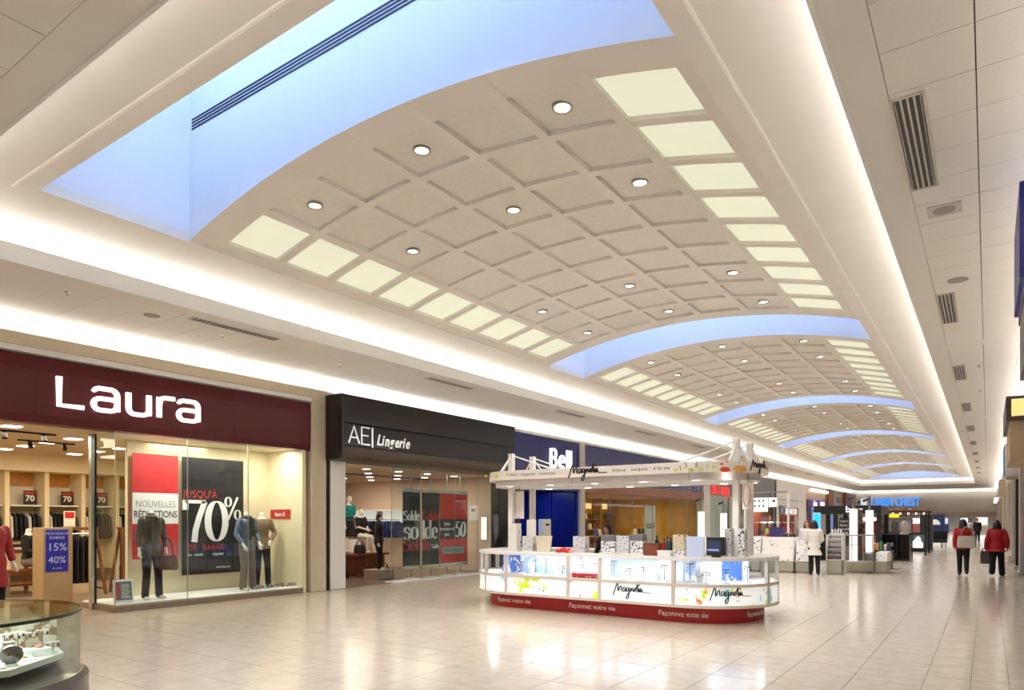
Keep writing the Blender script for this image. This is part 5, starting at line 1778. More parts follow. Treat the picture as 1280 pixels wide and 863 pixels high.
for i in range(5):
    m.ball((-6.24 + .055 * i, 10.42 + .03 * (i % 2), K + .035 + .012 * (i % 3)), (.05, .05, .045), 8, 6)
me_ = fused(m, .012, 2)
me_.materials.append(pm('red_gift', (206, 48, 34), .4, var=.1))
o_ = link('bag_body', me_, t)
o_.location = -origin(t)
obj('ribbon_bow', MB().ball((-5.98, 10.40, K + .03), (.04, .03, .03), 8, 6), pm('peach_bow', (230, 150, 120), .5, var=.1), t)
cbox('patterned_display', 'clear dotted acrylic box right of the red gift bag', 'display', -6.0, -5.76, 1.31, [('printed_sheet', 0, 1, .06, 1, bw2), ('base', -.05, 1.05, 0, .06, kiosk_white)], y=10.52)
t = thing('stool_back', 'dark brown rounded chair back showing above the kiosk counter', 'chair', (-5.45, 11.2, 0))
obj('seat_back', MB().box(-5.62, -5.28, 11.18, 11.24, .95, 1.34), pm('dark_brown_leather', (44, 34, 32), .4, var=.1), t, bevel=.03, seg=3)
obj('seat', MB().box(-5.64, -5.26, 11.2, 11.6, .72, .80), MATS['dark_brown_leather'], t, bevel=.03)
obj('back_post', MB().box(-5.47, -5.43, 11.22, 11.26, .78, 1.0), steel, t)
obj('column', MB().cyl((-5.45, 11.4, .03), (-5.45, 11.4, .73), .03, n=10), steel, t)
obj('foot_disc', MB().cyl((-5.45, 11.4, 0), (-5.45, 11.4, .03), .2, n=18), steel, t)
for x0, x1, z1, lb, mt in ((-5.40, -5.13, 1.34, 'grey-topped black and white patterned box beside the chair back', bw), (-5.11, -4.88, 1.33, 'clear red-dotted acrylic box between two black and white ones', bw2), (-4.86, -4.63, 1.36, 'black and white patterned box beside the brown leather one', bw)):
    pr = [('printed_sheet', 0, 1, .1, .68 if mt is bw else 1, mt), ('base', -.04, 1.04, 0, .1, kiosk_white)]
    if mt is bw:
        pr.append(('grey_top', 0, 1, .68, 1, pm('smoky_acrylic', (116, 112, 114), .3, var=.02)))
    cbox('patterned_display', lb, 'display', x0, x1, z1, pr)
t = cbox('leather_box', 'reddish brown leather box with a small black pump on top', 'box', -4.61, -4.36, 1.22, [('box_body', 0, 1, 0, .85, pm('red_brown_leather', (128, 62, 36), .45, var=.1)), ('box_lid', -.02, 1.02, .85, 1, pm('dark_red_brown', (104, 50, 30), .45, var=.1))])
obj('pump', MB().lathe([(.035, 0), (.035, .05), (.012, .06), (.012, .12), (.03, .125)], (-4.42, 10.5, 1.22), 10), black_m, t)
for k, (x, c, h) in enumerate(((-4.33, (190, 40, 40), .20), (-4.275, (40, 90, 90), .24), (-4.22, (60, 50, 60), .22), (-4.165, (40, 110, 110), .26))):
    t = thing('bottle', ('red', 'dark teal', 'dark plum', 'bright teal')[k] + ' bottle in the row behind the white tray', 'bottle', (x, 10.58, K), 0, 'bottles on the kiosk counter')
    bm_ = pm('bottle_%d' % k, c, .2, var=.02)
    obj('bottle_body', MB().lathe([(.025, 0), (.026, h * .6), (.012, h * .72), (.012, h * .8)], (x, 10.58, K + .081), 10), bm_, t, smooth=True)
    obj('bottle_cap', MB().lathe([(.015, 0), (.015, .04)], (x, 10.58, K + .08 + h * .8), 10), black_m, t)
t = thing('wooden_riser', 'low wooden riser carrying the row of bottles', 'display', (-4.22, 10.58, K))
obj('riser_block', MB().box(-4.355, -4.135, 10.53, 10.63, K, K + .08), gold_d, t)
cbox('tray', 'flat white tray in front of the bottles on the kiosk counter', 'tray', -4.33, -4.12, 1.12, [('tray_body', 0, 1, 0, .6, kiosk_white), ('tray_rim', -.05, 1.05, .6, .9, kiosk_white)], y=10.3, d=.14)
cbox('patterned_display', 'clear dotted acrylic box left of the pale blue board', 'display', -4.12, -3.93, 1.36, [('printed_sheet', 0, 1, .28, 1, spots_mat('amber_dots', (206, 190, 160), [((60, 60, 70), 26, .58)])), ('gold_band', 0, 1, .08, .28, bw), ('base', -.04, 1.04, 0, .08, kiosk_white)])
t = thing('counter_board', 'plain pale blue board standing on the kiosk counter beside the dark monitor', 'sign', (-3.75, 10.4, K))
obj('board', MB().box(-3.89, -3.61, 10.40, 10.43, K, 1.34), pm('pale_blue_board', (196, 208, 236), .5, var=.01), t, bevel=.004)
obj('board_foot', MB().box(-3.85, -3.65, 10.43, 10.5, K, K + .015), kiosk_white, t)
t = thing('monitor', 'dark till monitor on the kiosk counter right of the pale blue board', 'monitor', (-3.46, 10.5, K))
obj('monitor_case', MB().box(-3.60, -3.32, 10.48, 10.58, K + .03, 1.33), black_m, t, bevel=.01)
obj('screen', MB().box(-3.585, -3.37, 10.474, 10.48, K + .08, 1.28), pm('dim_screen', (58, 64, 92), .2, emit=.15, var=.05), t)
obj('status_bar', MB().box(-3.58, -3.40, 10.471, 10.474, K + .10, K + .13), pm('screen_bar', (140, 160, 200), .3, emit=.2, var=0), t)
obj('monitor_foot', MB().box(-3.52, -3.40, 10.48, 10.6, K, K + .03), black_m, t)
cbox('patterned_display', 'tall dotted acrylic box left of the front right mast', 'display', -3.36, -3.26, 1.46, [('printed_sheet', 0, 1, .06, 1, bw2), ('base', -.05, 1.05, 0, .06, kiosk_white)], y=10.62)
cbox('patterned_display', 'tall black and white patterned box between the right masts', 'display', -3.18, -3.08, 1.46, [('printed_sheet', 0, 1, .06, 1, bw), ('base', -.05, 1.05, 0, .06, kiosk_white)], y=10.72)
figure('person', 'shop assistant in black with dark hair standing inside the lit kiosk', 'person', (-5.93, 11.75, 0), PI, 1.52, skin=skin_m, face=True,
       feet=((0, .01), (.02, .01)), arms=[((-.03, .05, -.16), (.02, .15, -.24)), ((.03, .05, -.16), (-.02, .15, -.24))],
       top=dict(mat=black_cloth, hem=.46, sleeve=.95, infl=.012), low=dict(mat=black_cloth, infl=.008), shoes=dict(mat=black_m), hair=dict(mat=hair_dark, long=.12), lean=.06)

# ================================================================ round glass case in the left foreground
gx, gy, gr = -5.77, 1.48, .90
gold_rim = pm('dark_brown_drum', (58, 44, 38), .3, var=.08, coat=.3)
t = thing('round_showcase', 'round glass jewellery showcase on a dark brown drum in the lower left corner', 'showcase', (gx, gy, 0))
obj('drum', MB().lathe([(gr + .02, .0), (gr + .05, .06), (gr + .05, .50), (gr + .02, .535), (.05, .535)], (gx, gy, 0), 64), gold_rim, t, smooth=True)
def ringwall(r0, r1, z0, z1, n=64):
    m = MB()
    R = []
    for r, z in ((r0, z0), (r1, z0), (r1, z1), (r0, z1)):
        R.append([(gx + r * math.cos(2 * PI * j / n), gy + r * math.sin(2 * PI * j / n), z) for j in range(n)])
    v = [p for q in R for p in q]
    f = []
    for i in range(4):
        k = (i + 1) % 4
        for j in range(n):
            jj = (j + 1) % n
            f.append((i * n + j, i * n + jj, k * n + jj, k * n + j))
    return m.add(v, f)
obj('glass_wall', ringwall(gr - .008, gr, .535, .95), glass_mat('case_glass', (240, 246, 240), .12), t, smooth=True)
obj('glass_top', MB().lathe([(.01, .95), (gr + .005, .95), (gr + .005, .968), (.01, .968)], (gx, gy, 0), 64), glass_mat('case_top_glass', (232, 240, 226), .5), t, smooth=True)
obj('glass_edge', ringwall(gr + .0055, gr + .009, .948, .970), pm('green_glass_edge', (22, 48, 40), .15, var=0), t, smooth=True)
# local directions: e away from the viewer, n to the right
ex, ey, nx_, ny_ = -.969, .248, .248, .969
def L2(a, b):
    return gx + ex * b + nx_ * a, gy + ey * b + ny_ * a
def poly(pts, z0, z1):
    P = [L2(a, b) for a, b in pts]
    return MB().prism(P, lambda u, v, d: (u, v, d), z0, z1)
obj('white_deck', poly([(-.85, -.10), (-.45, -.50), (.44, -.50), (.80, -.02), (.80, .26), (-.85, .26)], .585, .630), kiosk_white, t, bevel=.004)
obj('deck_support', poly([(-.6, -.1), (.5, -.1), (.5, .2), (-.6, .2)], .535, .585), black_m, t)
marble = spots_mat('marbled_panel', (226, 214, 196), [((166, 140, 112), 5.0, .48), ((240, 234, 224), 8, .52)])
obj('marbled_backdrop', poly([(-.80, .32), (.80, .32), (.80, .34), (-.80, .34)], .54, .945), marble, t)
for a in (-.3, .42):
    x, y = L2(a, -.18)
    area_light('showcase_light', (x, y, .94), (.4, .3), 2.30, (1, .95, .88))
JS = 'white jewellery stands in the round showcase'
items = [(.32, -.0, .20, 'bust'), (.46, -.34, .12, 'disc'), (.46, .12, .24, 'tree'), (.55, -.20, .10, 'plate'), (.535, .09, .26, 'tree'), (.645, -.05, .10, 'block'), (.585, .18, .22, 'tree'), (.36, -.40, .05, 'plate'), (.52, -.13, .12, 'block'), (.74, .03, .12, 'tree'), (.34, -.25, .16, 'tree'), (.10, -.34, .13, 'disc'), (.0, -.2, .1, 'block'), (.69, .17, .24, 'tree'), (.47, .03, .17, 'tree')]
nm_ = {'bust': 'white rounded jewellery bust in the round showcase', 'disc': 'grey mirror disc with earrings in the round showcase', 'tree': 'slender T-shaped earring stand in the round showcase', 'plate': 'small white ring plate on the showcase deck', 'block': 'white display block on the showcase deck'}
for k, (a, b, h, kind) in enumerate(items):
    h *= {'tree': .62, 'block': .55}.get(kind, 1)
    x, y = L2(a, b)
    s = thing({'bust': 'necklace_bust', 'disc': 'mirror_disc', 'tree': 'earring_stand', 'plate': 'ring_plate', 'block': 'display_block'}[kind], nm_[kind] if kind == 'bust' else nm_[kind] + ', ' + ORD[sum(1 for q in items[:k] if q[3] == kind)] + ' from the front' , 'jewellery stand', (x, y, .6315), 0, None if kind == 'bust' else kind + ' pieces in the round showcase')
    z = .6315
    if kind == 'bust':
        obj('bust', MB().ellipses([(x, y, z, .06, .06), (x, y, z + .08, .12, .12), (x, y, z + .16, .12, .12), (x, y, z + h, .05, .05)], 16), stand_w, s, smooth=True)
        obj('brooch', MB().ball((x + .11, y - .04, z + .12), (.02, .03, .012), 8, 6), steel, s)
    elif kind == 'disc':
        obj('disc', MB().cyl((x + .01, y, z + .07), (x - .01, y + .004, z + .075), .065, n=20), pm('mirror_grey', (150, 150, 152), .15, .6, var=.1), s)
        obj('disc_foot', MB().lathe([(.04, 0), (.035, .012)], (x, y, z), 14), stand_w, s)
        obj('earring', MB().ball((x + .02, y - .02, z + .08), (.008, .012, .014), 7, 5), pm('amber_bead', (130, 80, 50), .3, var=.1), s)
        obj('earring', MB().ball((x + .02, y + .025, z + .065), (.008, .012, .014), 7, 5), MATS['amber_bead'], s)
    elif kind == 'tree':
        obj('stand_foot', MB().lathe([(.03, 0), (.028, .012)], (x, y, z), 12), stand_w, s)
        obj('stand_post', MB().cyl((x, y, z + .01), (x, y, z + h), .004, n=6), pm('rose_metal', (160, 110, 100), .3, .6, var=.05) if k % 2 else steel, s)
        obj('stand_arm', MB().cyl((x - .01, y - .04, z + h), (x + .01, y + .04, z + h), .005, n=6), stand_w, s)
        for q in (-.035, .035):
            obj('earring', MB().ball((x, y + q, z + h - .025), (.009, .009, .014), 7, 5), pm('dark_bead', (60, 44, 40), .3, var=.1), s)
    elif kind == 'plate':
        obj('plate', MB().box(x - .05, x + .05, y - .06, y + .06, z, z + .012), stand_w, s, bevel=.004)
        obj('ring', MB().tube([(x + .014 * math.cos(i * PI / 5), y + .014 * math.sin(i * PI / 5), z + .02) for i in range(11)], .004, 6), pm('gold_ring', (190, 150, 80), .25, .9, var=.02), s)
    else:
        obj('block', MB().box(x - .05, x + .05, y - .07, y + .07, z, z + h), stand_w, s, bevel=.006)
        obj('bead_cluster', MB().ball((x, y, z + h + .012), (.03, .03, .014), 8, 6), pm('pink_bead', (190, 130, 120), .4, var=.2), s)
# ================================================================ accessory kiosk farther down the hall
sage = pm('sage_grey_laminate', (158, 156, 138), .5, var=.03)
board_print = spots_mat('accessory_board', (232, 226, 218), [((40, 36, 38), 7, .62), ((206, 70, 60), 4, .66), ((222, 180, 70), 3.4, .70)])
board_print2 = spots_mat('bead_board', (228, 224, 220), [((44, 40, 44), 11, .58), ((150, 40, 44), 5, .70)])
tower_glow = pm('light_column_glow', (255, 250, 236), .4, emit=.75, var=0)
def light_column(x, y, z0, z1, label, ztop):
    t = thing('light_column', label, 'light column', (x, y, 0))
    obj('foot', MB().cyl((x, y, .0), (x, y, z0), .06, n=12), steel, t)
    obj('diffuser', MB().cyl((x, y, z0), (x, y, z1), .11, n=20), tower_glow, t, smooth=True)
    for q in (.33, .66):
        z = z0 + (z1 - z0) * q
        obj('band', MB().cyl((x, y, z - .006), (x, y, z + .006), .113, n=20), black_m, t)
    obj('pole', MB().cyl((x, y, z1), (x, y, ztop), .035, n=10), pm('grey_pole', (120, 116, 112), .4, var=.03), t)
    obj('spot_head', MB().cyl((x - .02, y, ztop - .08), (x - .16, y - .06, ztop - .14), .03, .045, 10), black_m, t)
light_column(-8.18, 23.3, .45, 1.88, 'white light column of the accessory kiosk, leftmost of four', 2.40)
light_column(-7.46, 23.5, .60, 1.82, 'white light column of the accessory kiosk, second from the left', 2.28)
light_column(-3.36, 23.05, .30, 1.93, 'white light column rising from the round glass end of the accessory kiosk', 2.38)
light_column(-3.02, 23.8, .60, 1.89, 'white light column behind the round glass end of the accessory kiosk', 2.33)
def counter_unit(x0, x1, y0, y1, label, zb, board):
    t = thing('display_counter', label, 'counter', ((x0 + x1) / 2, y0, 0))
    obj('toe_kick', MB().box(x0 + .04, x1 - .04, y0 + .04, y1, 0, .06), steel, t)
    obj('counter_base', MB().box(x0, x1, y0, y1, .06, .33), sage, t, bevel=.006)
    m = MB().ring_loft([[(x0, y0 + .02, .34), (x1, y0 + .02, .34), (x1, y1, .34), (x0, y1, .34)], [(x0, y0 + .16, zb), (x1, y0 + .16, zb), (x1, y1, zb), (x0, y1, zb)]])
    obj('counter_body', m, kiosk_white, t)
    m = MB().ring_loft([[(x0 + .02, y0 + .0, .36), (x1 - .02, y0 + .0, .36), (x1 - .02, y0 + .015, .36), (x0 + .02, y0 + .015, .36)], [(x0 + .02, y0 + .14, zb - .02), (x1 - .02, y0 + .14, zb - .02), (x1 - .02, y0 + .155, zb - .02), (x0 + .02, y0 + .155, zb - .02)]])
    obj('printed_front', m, board, t)
    return t
counter_unit(-8.3, -6.85, 21.6, 22.3, 'white accessory counter hidden behind the lit kiosk, left end', 1.0, kiosk_white)
counter_unit(-6.8, -5.75, 21.6, 22.3, 'white accessory counter of the second kiosk behind the right masts', 1.07, board_print2)
counter_unit(-5.70, -4.78, 21.6, 22.3, 'white accessory counter with a coloured print behind the lit kiosk corner', 1.07, board_print)
counter_unit(-4.74, -4.33, 21.7, 22.3, 'narrow white counter with bead print beside the person in white', .96, board_print2)
t = thing('gift_box', 'purple box with coloured print on top of the accessory counter', 'box', (-5.2, 21.95, 1.07))
obj('box_body', MB().box(-5.52, -5.12, 21.85, 22.1, 1.072, 1.33), spots_mat('purple_colour_print', (64, 40, 110), [((60, 140, 90), 9, .58), ((220, 190, 60), 12, .66)]), t)
obj('box_lid', MB().box(-5.53, -5.11, 21.84, 22.11, 1.33, 1.37), pm('purple_lid', (58, 36, 104), .4, var=.1), t)
for k, (x, c, lb) in enumerate(((-5.60, (170, 50, 44), 'red'), (-5.05, (70, 66, 60), 'dark grey'), (-4.935, (60, 62, 52), 'olive'), (-4.82, (40, 40, 38), 'black'))):
    t = thing('hair_clip_jar', lb + ' round jar on the accessory counter beside the purple box', 'jar', (x, 21.95, 1.072))
    obj('jar', MB().lathe([(.05, 0), (.055, .06), (.045, .10)], (x, 21.95, 1.072), 12), pm(lb + '_jar', c, .4, var=.05), t, smooth=True)
    obj('lid', MB().lathe([(.05, .10), (.05, .13), (.01, .14)], (x, 21.95, 1.072), 12), steel, t)
# hanging lit sign boards with dark marks
for k, (x0, x1, z0, z1, y, n, lb) in enumerate(((-6.5, -5.95, 1.86, 2.32, 23.3, 6, 'lit white hanging board with dark marks over the accessory kiosk'), (-5.92, -5.66, 2.02, 2.32, 23.3, 3, 'smaller lit white hanging board beside the larger one'))):
    t = thing('hanging_board', lb, 'sign', ((x0 + x1) / 2, y, z0))
    obj('board', MB().box(x0, x1, y, y + .05, z0, z1), pm('lit_board', (240, 242, 240), .5, emit=.55, var=0), t, bevel=.006)
    for q in range(n):
        xx = x0 + .12 + (q % 3) * (x1 - x0 - .2) / 2.6
        zz = z0 + .16 + (q // 3) * .17
        obj('mark', MB().box(xx, xx + .05, y - .004, y, zz, zz + .07), black_m, t)
    obj('hanging_bar', MB().cyl((x0 + .05, y + .02, z1), (x0 + .05, y + .02, 2.479), .012, n=6), black_m, t)
t = thing('overhead_gantry', 'thin dark overhead frame carrying the hanging boards of the accessory kiosk', 'frame', (-5.7, 23.3, 0))
obj('top_bar', MB().box(-6.7, -5.3, 23.29, 23.35, 2.48, 2.52), steel, t)
obj('post', MB().box(-6.72, -6.66, 23.29, 23.35, 0, 2.52), kiosk_white, t)
obj('post', MB().box(-5.34, -5.28, 23.29, 23.35, 0, 2.52), kiosk_white, t)
# colourful bags on a rack
t = thing('bag_rack', 'chrome rack hung with bags behind the right end of the lit kiosk', 'rack', (-6.2, 24.6, 0))
obj('bar', MB().cyl((-7.0, 24.6, 1.5), (-5.4, 24.6, 1.5), .010, n=6), chrome, t)
for x in (-7.0, -5.4):
    obj('leg', MB().cyl((x, 24.6, 0), (x, 24.6, 1.5), .018, n=6), chrome, t)
    obj('foot', MB().box(x - .03, x + .03, 24.35, 24.85, 0, .03), chrome, t)
for k, (c, nm) in enumerate((((60, 80, 110), 'slate blue'), ((40, 40, 60), 'navy'), ((176, 180, 40), 'lime green'), ((44, 40, 40), 'black'), ((150, 120, 90), 'tan'), ((190, 60, 50), 'red'))):
    shoulder_bag('handbag', nm + ' bag hanging from the chrome rack behind the lit kiosk', (-6.8 + .25 * k, 24.6, 1.049), PI / 2, (.22, .10, .26), pm(nm.replace(' ', '_') + '_bag', c, .5, var=.08), black_m, .22)
# nail polish rack
t = thing('polish_rack', 'stepped white rack of small dark bottles beside the person in white', 'rack', (-3.68, 21.8, 0))
obj('toe_kick', MB().box(-3.86, -3.50, 21.74, 22.2, 0, .06), steel, t)
obj('rack_base', MB().box(-3.88, -3.48, 21.7, 22.2, .06, .42), sage, t, bevel=.006)
obj('rack_back', MB().box(-3.88, -3.48, 22.12, 22.2, .42, 1.20), kiosk_white, t)
obj('side_panel', MB().box(-3.90, -3.88, 21.72, 22.2, .42, 1.16), kiosk_white, t)
obj('side_panel', MB().box(-3.48, -3.46, 21.72, 22.2, .42, 1.16), kiosk_white, t)
pol = [pm('polish_%d' % i, c, .2, var=0) for i, c in enumerate(((70, 24, 34), (40, 34, 44), (110, 40, 50), (60, 56, 60)))]
for r in range(5):
    z, y = .44 + .155 * r, 21.74 + .075 * r
    obj('shelf', MB().box(-3.88, -3.48, y, 22.15, z - .015, z), kiosk_white, t)
    for q in range(9):
        x = -3.85 + .0415 * q
        if r == 0 and q == 0:
            o = obj('polish_bottle', MB().lathe([(.014, 0), (.014, .045), (.006, .05), (.006, .085)], (0, 0, 0), 7), pol[0])
            pb = {0: o.data}
            o.location = (x, y + .03, z)
        else:
            c = (r * 2 + q) % 4
            if c not in pb:
                o = obj('polish_bottle', MB().lathe([(.014, 0), (.014, .045), (.006, .05), (.006, .085)], (0, 0, 0), 7), pol[c])
                pb[c] = o.data
            else:
                o = link('polish_bottle', pb[c])
            o.location = (x, y + .03, z)
        tag(o, 'dark polish bottle, ' + ORD[q] + ' in the ' + ('bottom', 'second', 'middle', 'fourth', 'top')[r] + ' row of the stepped white rack', 'bottle', 'polish bottles, ' + ('bottom', 'second', 'middle', 'fourth', 'top')[r] + ' row of the white rack')
for k in range(4):
    t = thing('white_bottle', 'white lotion bottle on top of the polish rack, ' + ORD[k] + ' from the left', 'bottle', (-3.80 + .08 * k, 22.14, 1.20), 0, 'white lotion bottles on the polish rack')
    obj('bottle_body', MB().lathe([(.028, 0), (.028, .11), (.01, .13)], (-3.80 + .08 * k, 22.14, 1.20), 8), kiosk_white, t, smooth=True)
    obj('bottle_cap', MB().lathe([(.014, .13), (.014, .17)], (-3.80 + .08 * k, 22.14, 1.20), 8), black_m, t)
# round glass end
t = thing('round_glass_case', 'round glass display end of the accessory kiosk with grey base', 'showcase', (-3.2, 23.1, 0))
obj('case_base', MB().lathe([(.40, .05), (.42, .08), (.42, .33), (.40, .35)], (-3.2, 23.1, 0), 28), sage, t, smooth=True)
obj('toe_kick', MB().lathe([(.36, 0), (.36, .05)], (-3.2, 23.1, 0), 24), steel, t)
obj('glass_wall', MB().lathe([(.40, .35), (.40, 1.12)], (-3.2, 23.1, 0), 28), kglass, t, smooth=True)
obj('top_ring', MB().lathe([(.41, 1.12), (.41, 1.15), (.30, 1.15), (.30, 1.12)], (-3.2, 23.1, 0), 28), steel, t, smooth=True)
for k in range(4):
    a = -PI / 2 + (k - 1.5) * .8
    obj('post', MB().cyl((-3.2 + .40 * math.cos(a), 23.1 + .40 * math.sin(a), .35), (-3.2 + .40 * math.cos(a), 23.1 + .40 * math.sin(a), 1.12), .012, n=6), steel, t)
for k in range(2):
    obj('glass_shelf', MB().lathe([(.14, .58 + .27 * k), (.37, .58 + .27 * k), (.37, .592 + .27 * k), (.14, .592 + .27 * k)], (-3.2, 23.1, 0), 24), kglass, t)
counter_unit(-2.76, -2.46, 23.0, 24.1, 'narrow sage display counter at the right end of the accessory kiosk', .62, board_print2)
t = thing('wig_stand', 'bushy dark brown wig on a brown column between the light columns', 'display', (-3.28, 23.7, 0))
obj('column', MB().cyl((-3.28, 23.7, 0), (-3.28, 23.7, 1.92), .07, n=12), pm('brown_column', (86, 60, 44), .5, var=.1), t)
m = MB()
for i in range(7):
    m.ball((-3.28 + .05 * math.cos(i * 2.4), 23.66 + .05 * math.sin(i * 2.4), 1.22 + .045 * i), (.11, .11, .10), 8, 6)
me_ = fused(m, .02, 2)
me_.materials.append(pm('bushy_brown_hair', (70, 36, 22), .9, var=.3, scale=30, bump=.6))
o_ = link('wig', me_, t)
o_.location = -origin(t)
# basket of colourful items to the right
for k, (x, y, lb) in enumerate(((-2.85, 25.3, 'dark bin of colourful packets beyond the accessory kiosk'), (-3.3, 26.4, 'second dark bin of colourful packets, behind the first'))):
    t = thing('display_bin', lb, 'bin', (x, y, 0))
    obj('bin_body', MB().box(x - .3, x + .3, y - .25, y + .25, 0, .55), pm('bin_grey', (76, 70, 66), .5, var=.06), t, bevel=.01)
    obj('bin_rim', MB().box(x - .32, x + .32, y - .27, y + .27, .55, .60), black_m, t)
    for q, c in enumerate(((206, 60, 50), (220, 150, 40), (70, 130, 80), (230, 220, 200), (60, 60, 120))):
        o = obj('packet', MB().box(x - .28 + .115 * q, x - .20 + .115 * q, y - .1 + .03 * (q % 2), y + .02 + .03 * (q % 2), .60, .80 + .04 * (q % 3)), pm('packet_%d' % q, c, .5, var=.05), bevel=.01)
        tag(o, ('red', 'orange', 'green', 'cream', 'navy')[q] + ' packet standing in the ' + ('first' if k == 0 else 'second') + ' dark bin', 'packet', 'packets in the dark bins')

# people round the accessory kiosk
white_coat = pm('white_coat_cloth', (222, 216, 206), .85, var=.05, scale=30)
figure('person', 'person seen from behind in a long white coat and black trousers', 'person', (-4.15, 21.40, 0), .25, 1.58, skin=skin_m,
       feet=((0, .01), (-.03, .01)), arms=[((-.04, .04, -.16), (-.02, .15, -.22)), ((.04, .03, -.16), (.01, .14, -.21))],
       top=dict(mat=white_coat, hem=.36, sleeve=.95, infl=.022, name='coat', flare=.03), low=dict(mat=black_cloth, infl=.010), shoes=dict(mat=black_m), hair=dict(mat=hair_dark, long=.10), lean=.05)
figure('person', 'shop assistant with reddish brown hair and patterned white top behind the counter', 'person', (-4.62, 22.75, 0), PI, 1.58, skin=skin_m, face=True,
       top=dict(mat=spots_mat('flowered_white_top', (230, 224, 222), [((190, 80, 90), 20, .6)]), hem=.47, sleeve=.9, infl=.014, name='top'), low=dict(mat=black_cloth, infl=.008), shoes=dict(mat=black_m), hair=dict(mat=pm('auburn_hair', (104, 44, 26), .5, var=.3, scale=50), long=.14))

# ================================================================ black cosmetics kiosk
t = thing('cosmetics_kiosk', 'black kiosk frame with a wide header band bearing white letters', 'kiosk', (-4.7, 29.5, 0))
obj('header_band', MB().box(-5.66, -3.30, 29.0, 31.5, 1.82, 2.14), black_m, t, bevel=.01)
for x in (-5.62, -4.95, -3.45):
    for y in (29.05, 31.3):
        obj('post', MB().box(x, x + .16, y, y + .16, 0, 1.82), black_m, t)
obj('letter', text_mb('b', .34, on_front(-4.42, 29.0, 1.99), .02, off=.004), letter_on, t)
obj('letter', text_mb('a', .32, on_front(-4.18, 29.0, 1.97), .02, off=.004), pm('blue_lit_letter', (70, 120, 255), .4, emit=.9, var=0), t)
obj('letter', text_mb('r', .32, on_front(-3.98, 29.0, 1.97), .02, off=.004), letter_on, t)
obj('counter', MB().box(-5.5, -5.0, 29.3, 31.2, 0, 1.0), black_m, t)
obj('counter', MB().box(-4.7, -3.5, 29.2, 29.7, 0, .95), pm('taupe_counter', (120, 112, 104), .5, var=.04), t)
t = thing('light_sign', 'tall glowing cyan panel at the left end of the black kiosk', 'sign', (-5.54, 28.95, 1.1))
obj('panel_face', MB().box(-5.63, -5.43, 28.955, 28.97, 1.12, 1.84), pm('cyan_glow', (0, 168, 240), .4, emit=.9, var=.03), t)
obj('panel_frame', MB().box(-5.66, -5.40, 28.97, 28.999, .0, 1.88), kiosk_white, t)
t = thing('poster_board', 'black poster with stacked white lettering inside the black kiosk', 'poster', (-5.0, 29.25, 1.0))
obj('board', MB().box(-4.76, -4.41, 29.17, 29.198, .60, 1.66), black_m, t)
for q in range(4):
    obj('lettering', text_mb(('NOIR', 'ROUGE', 'BEAU', 'TEINT')[q], .12, on_front(-4.585, 29.17, 1.08 + .15 * q), .004), white_print, t)
for k in range(3):
    x = -4.4 + .35 * k
    t = thing('vanity_lamp', 'small round glowing lamp in the black kiosk, ' + ('left', 'middle', 'right-hand')[k] + ' of three', 'lamp', (x, 30.6, 1.3))
    obj('lamp_globe', MB().ball((x, 30.6, 1.62), .06, 10, 7), lamp_w, t, smooth=True)
    obj('lamp_stem', MB().cyl((x, 30.6, .0), (x, 30.6, 1.57), .012, n=6), black_m, t)
for k in range(6):
    x = -4.6 + .2 * k
    t = thing('perfume_bottle', ('clear' if k % 2 else 'black') + ' perfume bottle on the taupe counter of the black kiosk, ' + ORD[k] + ' along', 'bottle', (x, 29.4, .95), 0, 'perfume bottles on the black kiosk counter')
    obj('bottle_body', MB().box(x - .035, x + .035, 29.37, 29.43, .952, 1.06 + .02 * (k % 3)), pm('perfume_glass', (190, 190, 196), .15, var=.05) if k % 2 else black_m, t, bevel=.006)
    obj('bottle_cap', MB().cyl((x, 29.4, 1.06), (x, 29.4, 1.13), .015, n=8), steel, t)
# black shelf units and light box
def black_unit(x0, x1, y0, y1, h, label, shelves=2):
    t = thing('shelf_unit', label, 'shelf unit', ((x0 + x1) / 2, y0, 0))
    obj('base', MB().box(x0, x1, y0, y1, 0, .10), black_m, t)
    obj('back', MB().box(x0, x1, y1 - .04, y1, .10, h), black_m, t)
    for x in (x0, x1 - .03):
        obj('side_panel', MB().box(x, x + .03, y0, y1, .10, h), black_m, t)
    for k in range(shelves):
        z = .10 + (h - .1) * (k + 1) / (shelves)
        obj('shelf', MB().box(x0, x1, y0, y1, z - .03, z), black_m, t)
    return t
black_unit(-3.45, -2.95, 30.6, 31.2, 1.02, 'black shelf unit with coloured boxes near the black kiosk')
black_unit(-2.93, -2.50, 30.6, 31.2, 1.02, 'black shelf unit with glossy front right of the one holding coloured boxes', 1)
for k in range(5):
    c = ((200, 70, 50), (220, 190, 80), (90, 150, 90), (230, 226, 216), (120, 60, 50))[k]
    o = obj('cosmetic_box', MB().box(-3.38 + .08 * k, -3.32 + .08 * k, 30.75, 30.9, .562 if k % 2 else .102, .70 if k % 2 else .26), pm('packet_b%d' % k, c, .5, var=.05))
    tag(o, ('red', 'yellow', 'green', 'white', 'brown')[k] + ' cosmetic box inside the black shelf unit', 'box', 'cosmetic boxes in the black shelf unit')
t = thing('rail_frame', 'thin black rail frame standing over the black shelf units', 'frame', (-3.0, 31.4, 0))
for x in (-4.3, -2.5):
    obj('post', MB().box(x - .02, x + .02, 31.7, 31.74, 0, 1.62), black_m, t)
obj('bar', MB().cyl((-4.3, 31.72, 1.60), (-2.5, 31.72, 1.60), .012, n=8), black_m, t)
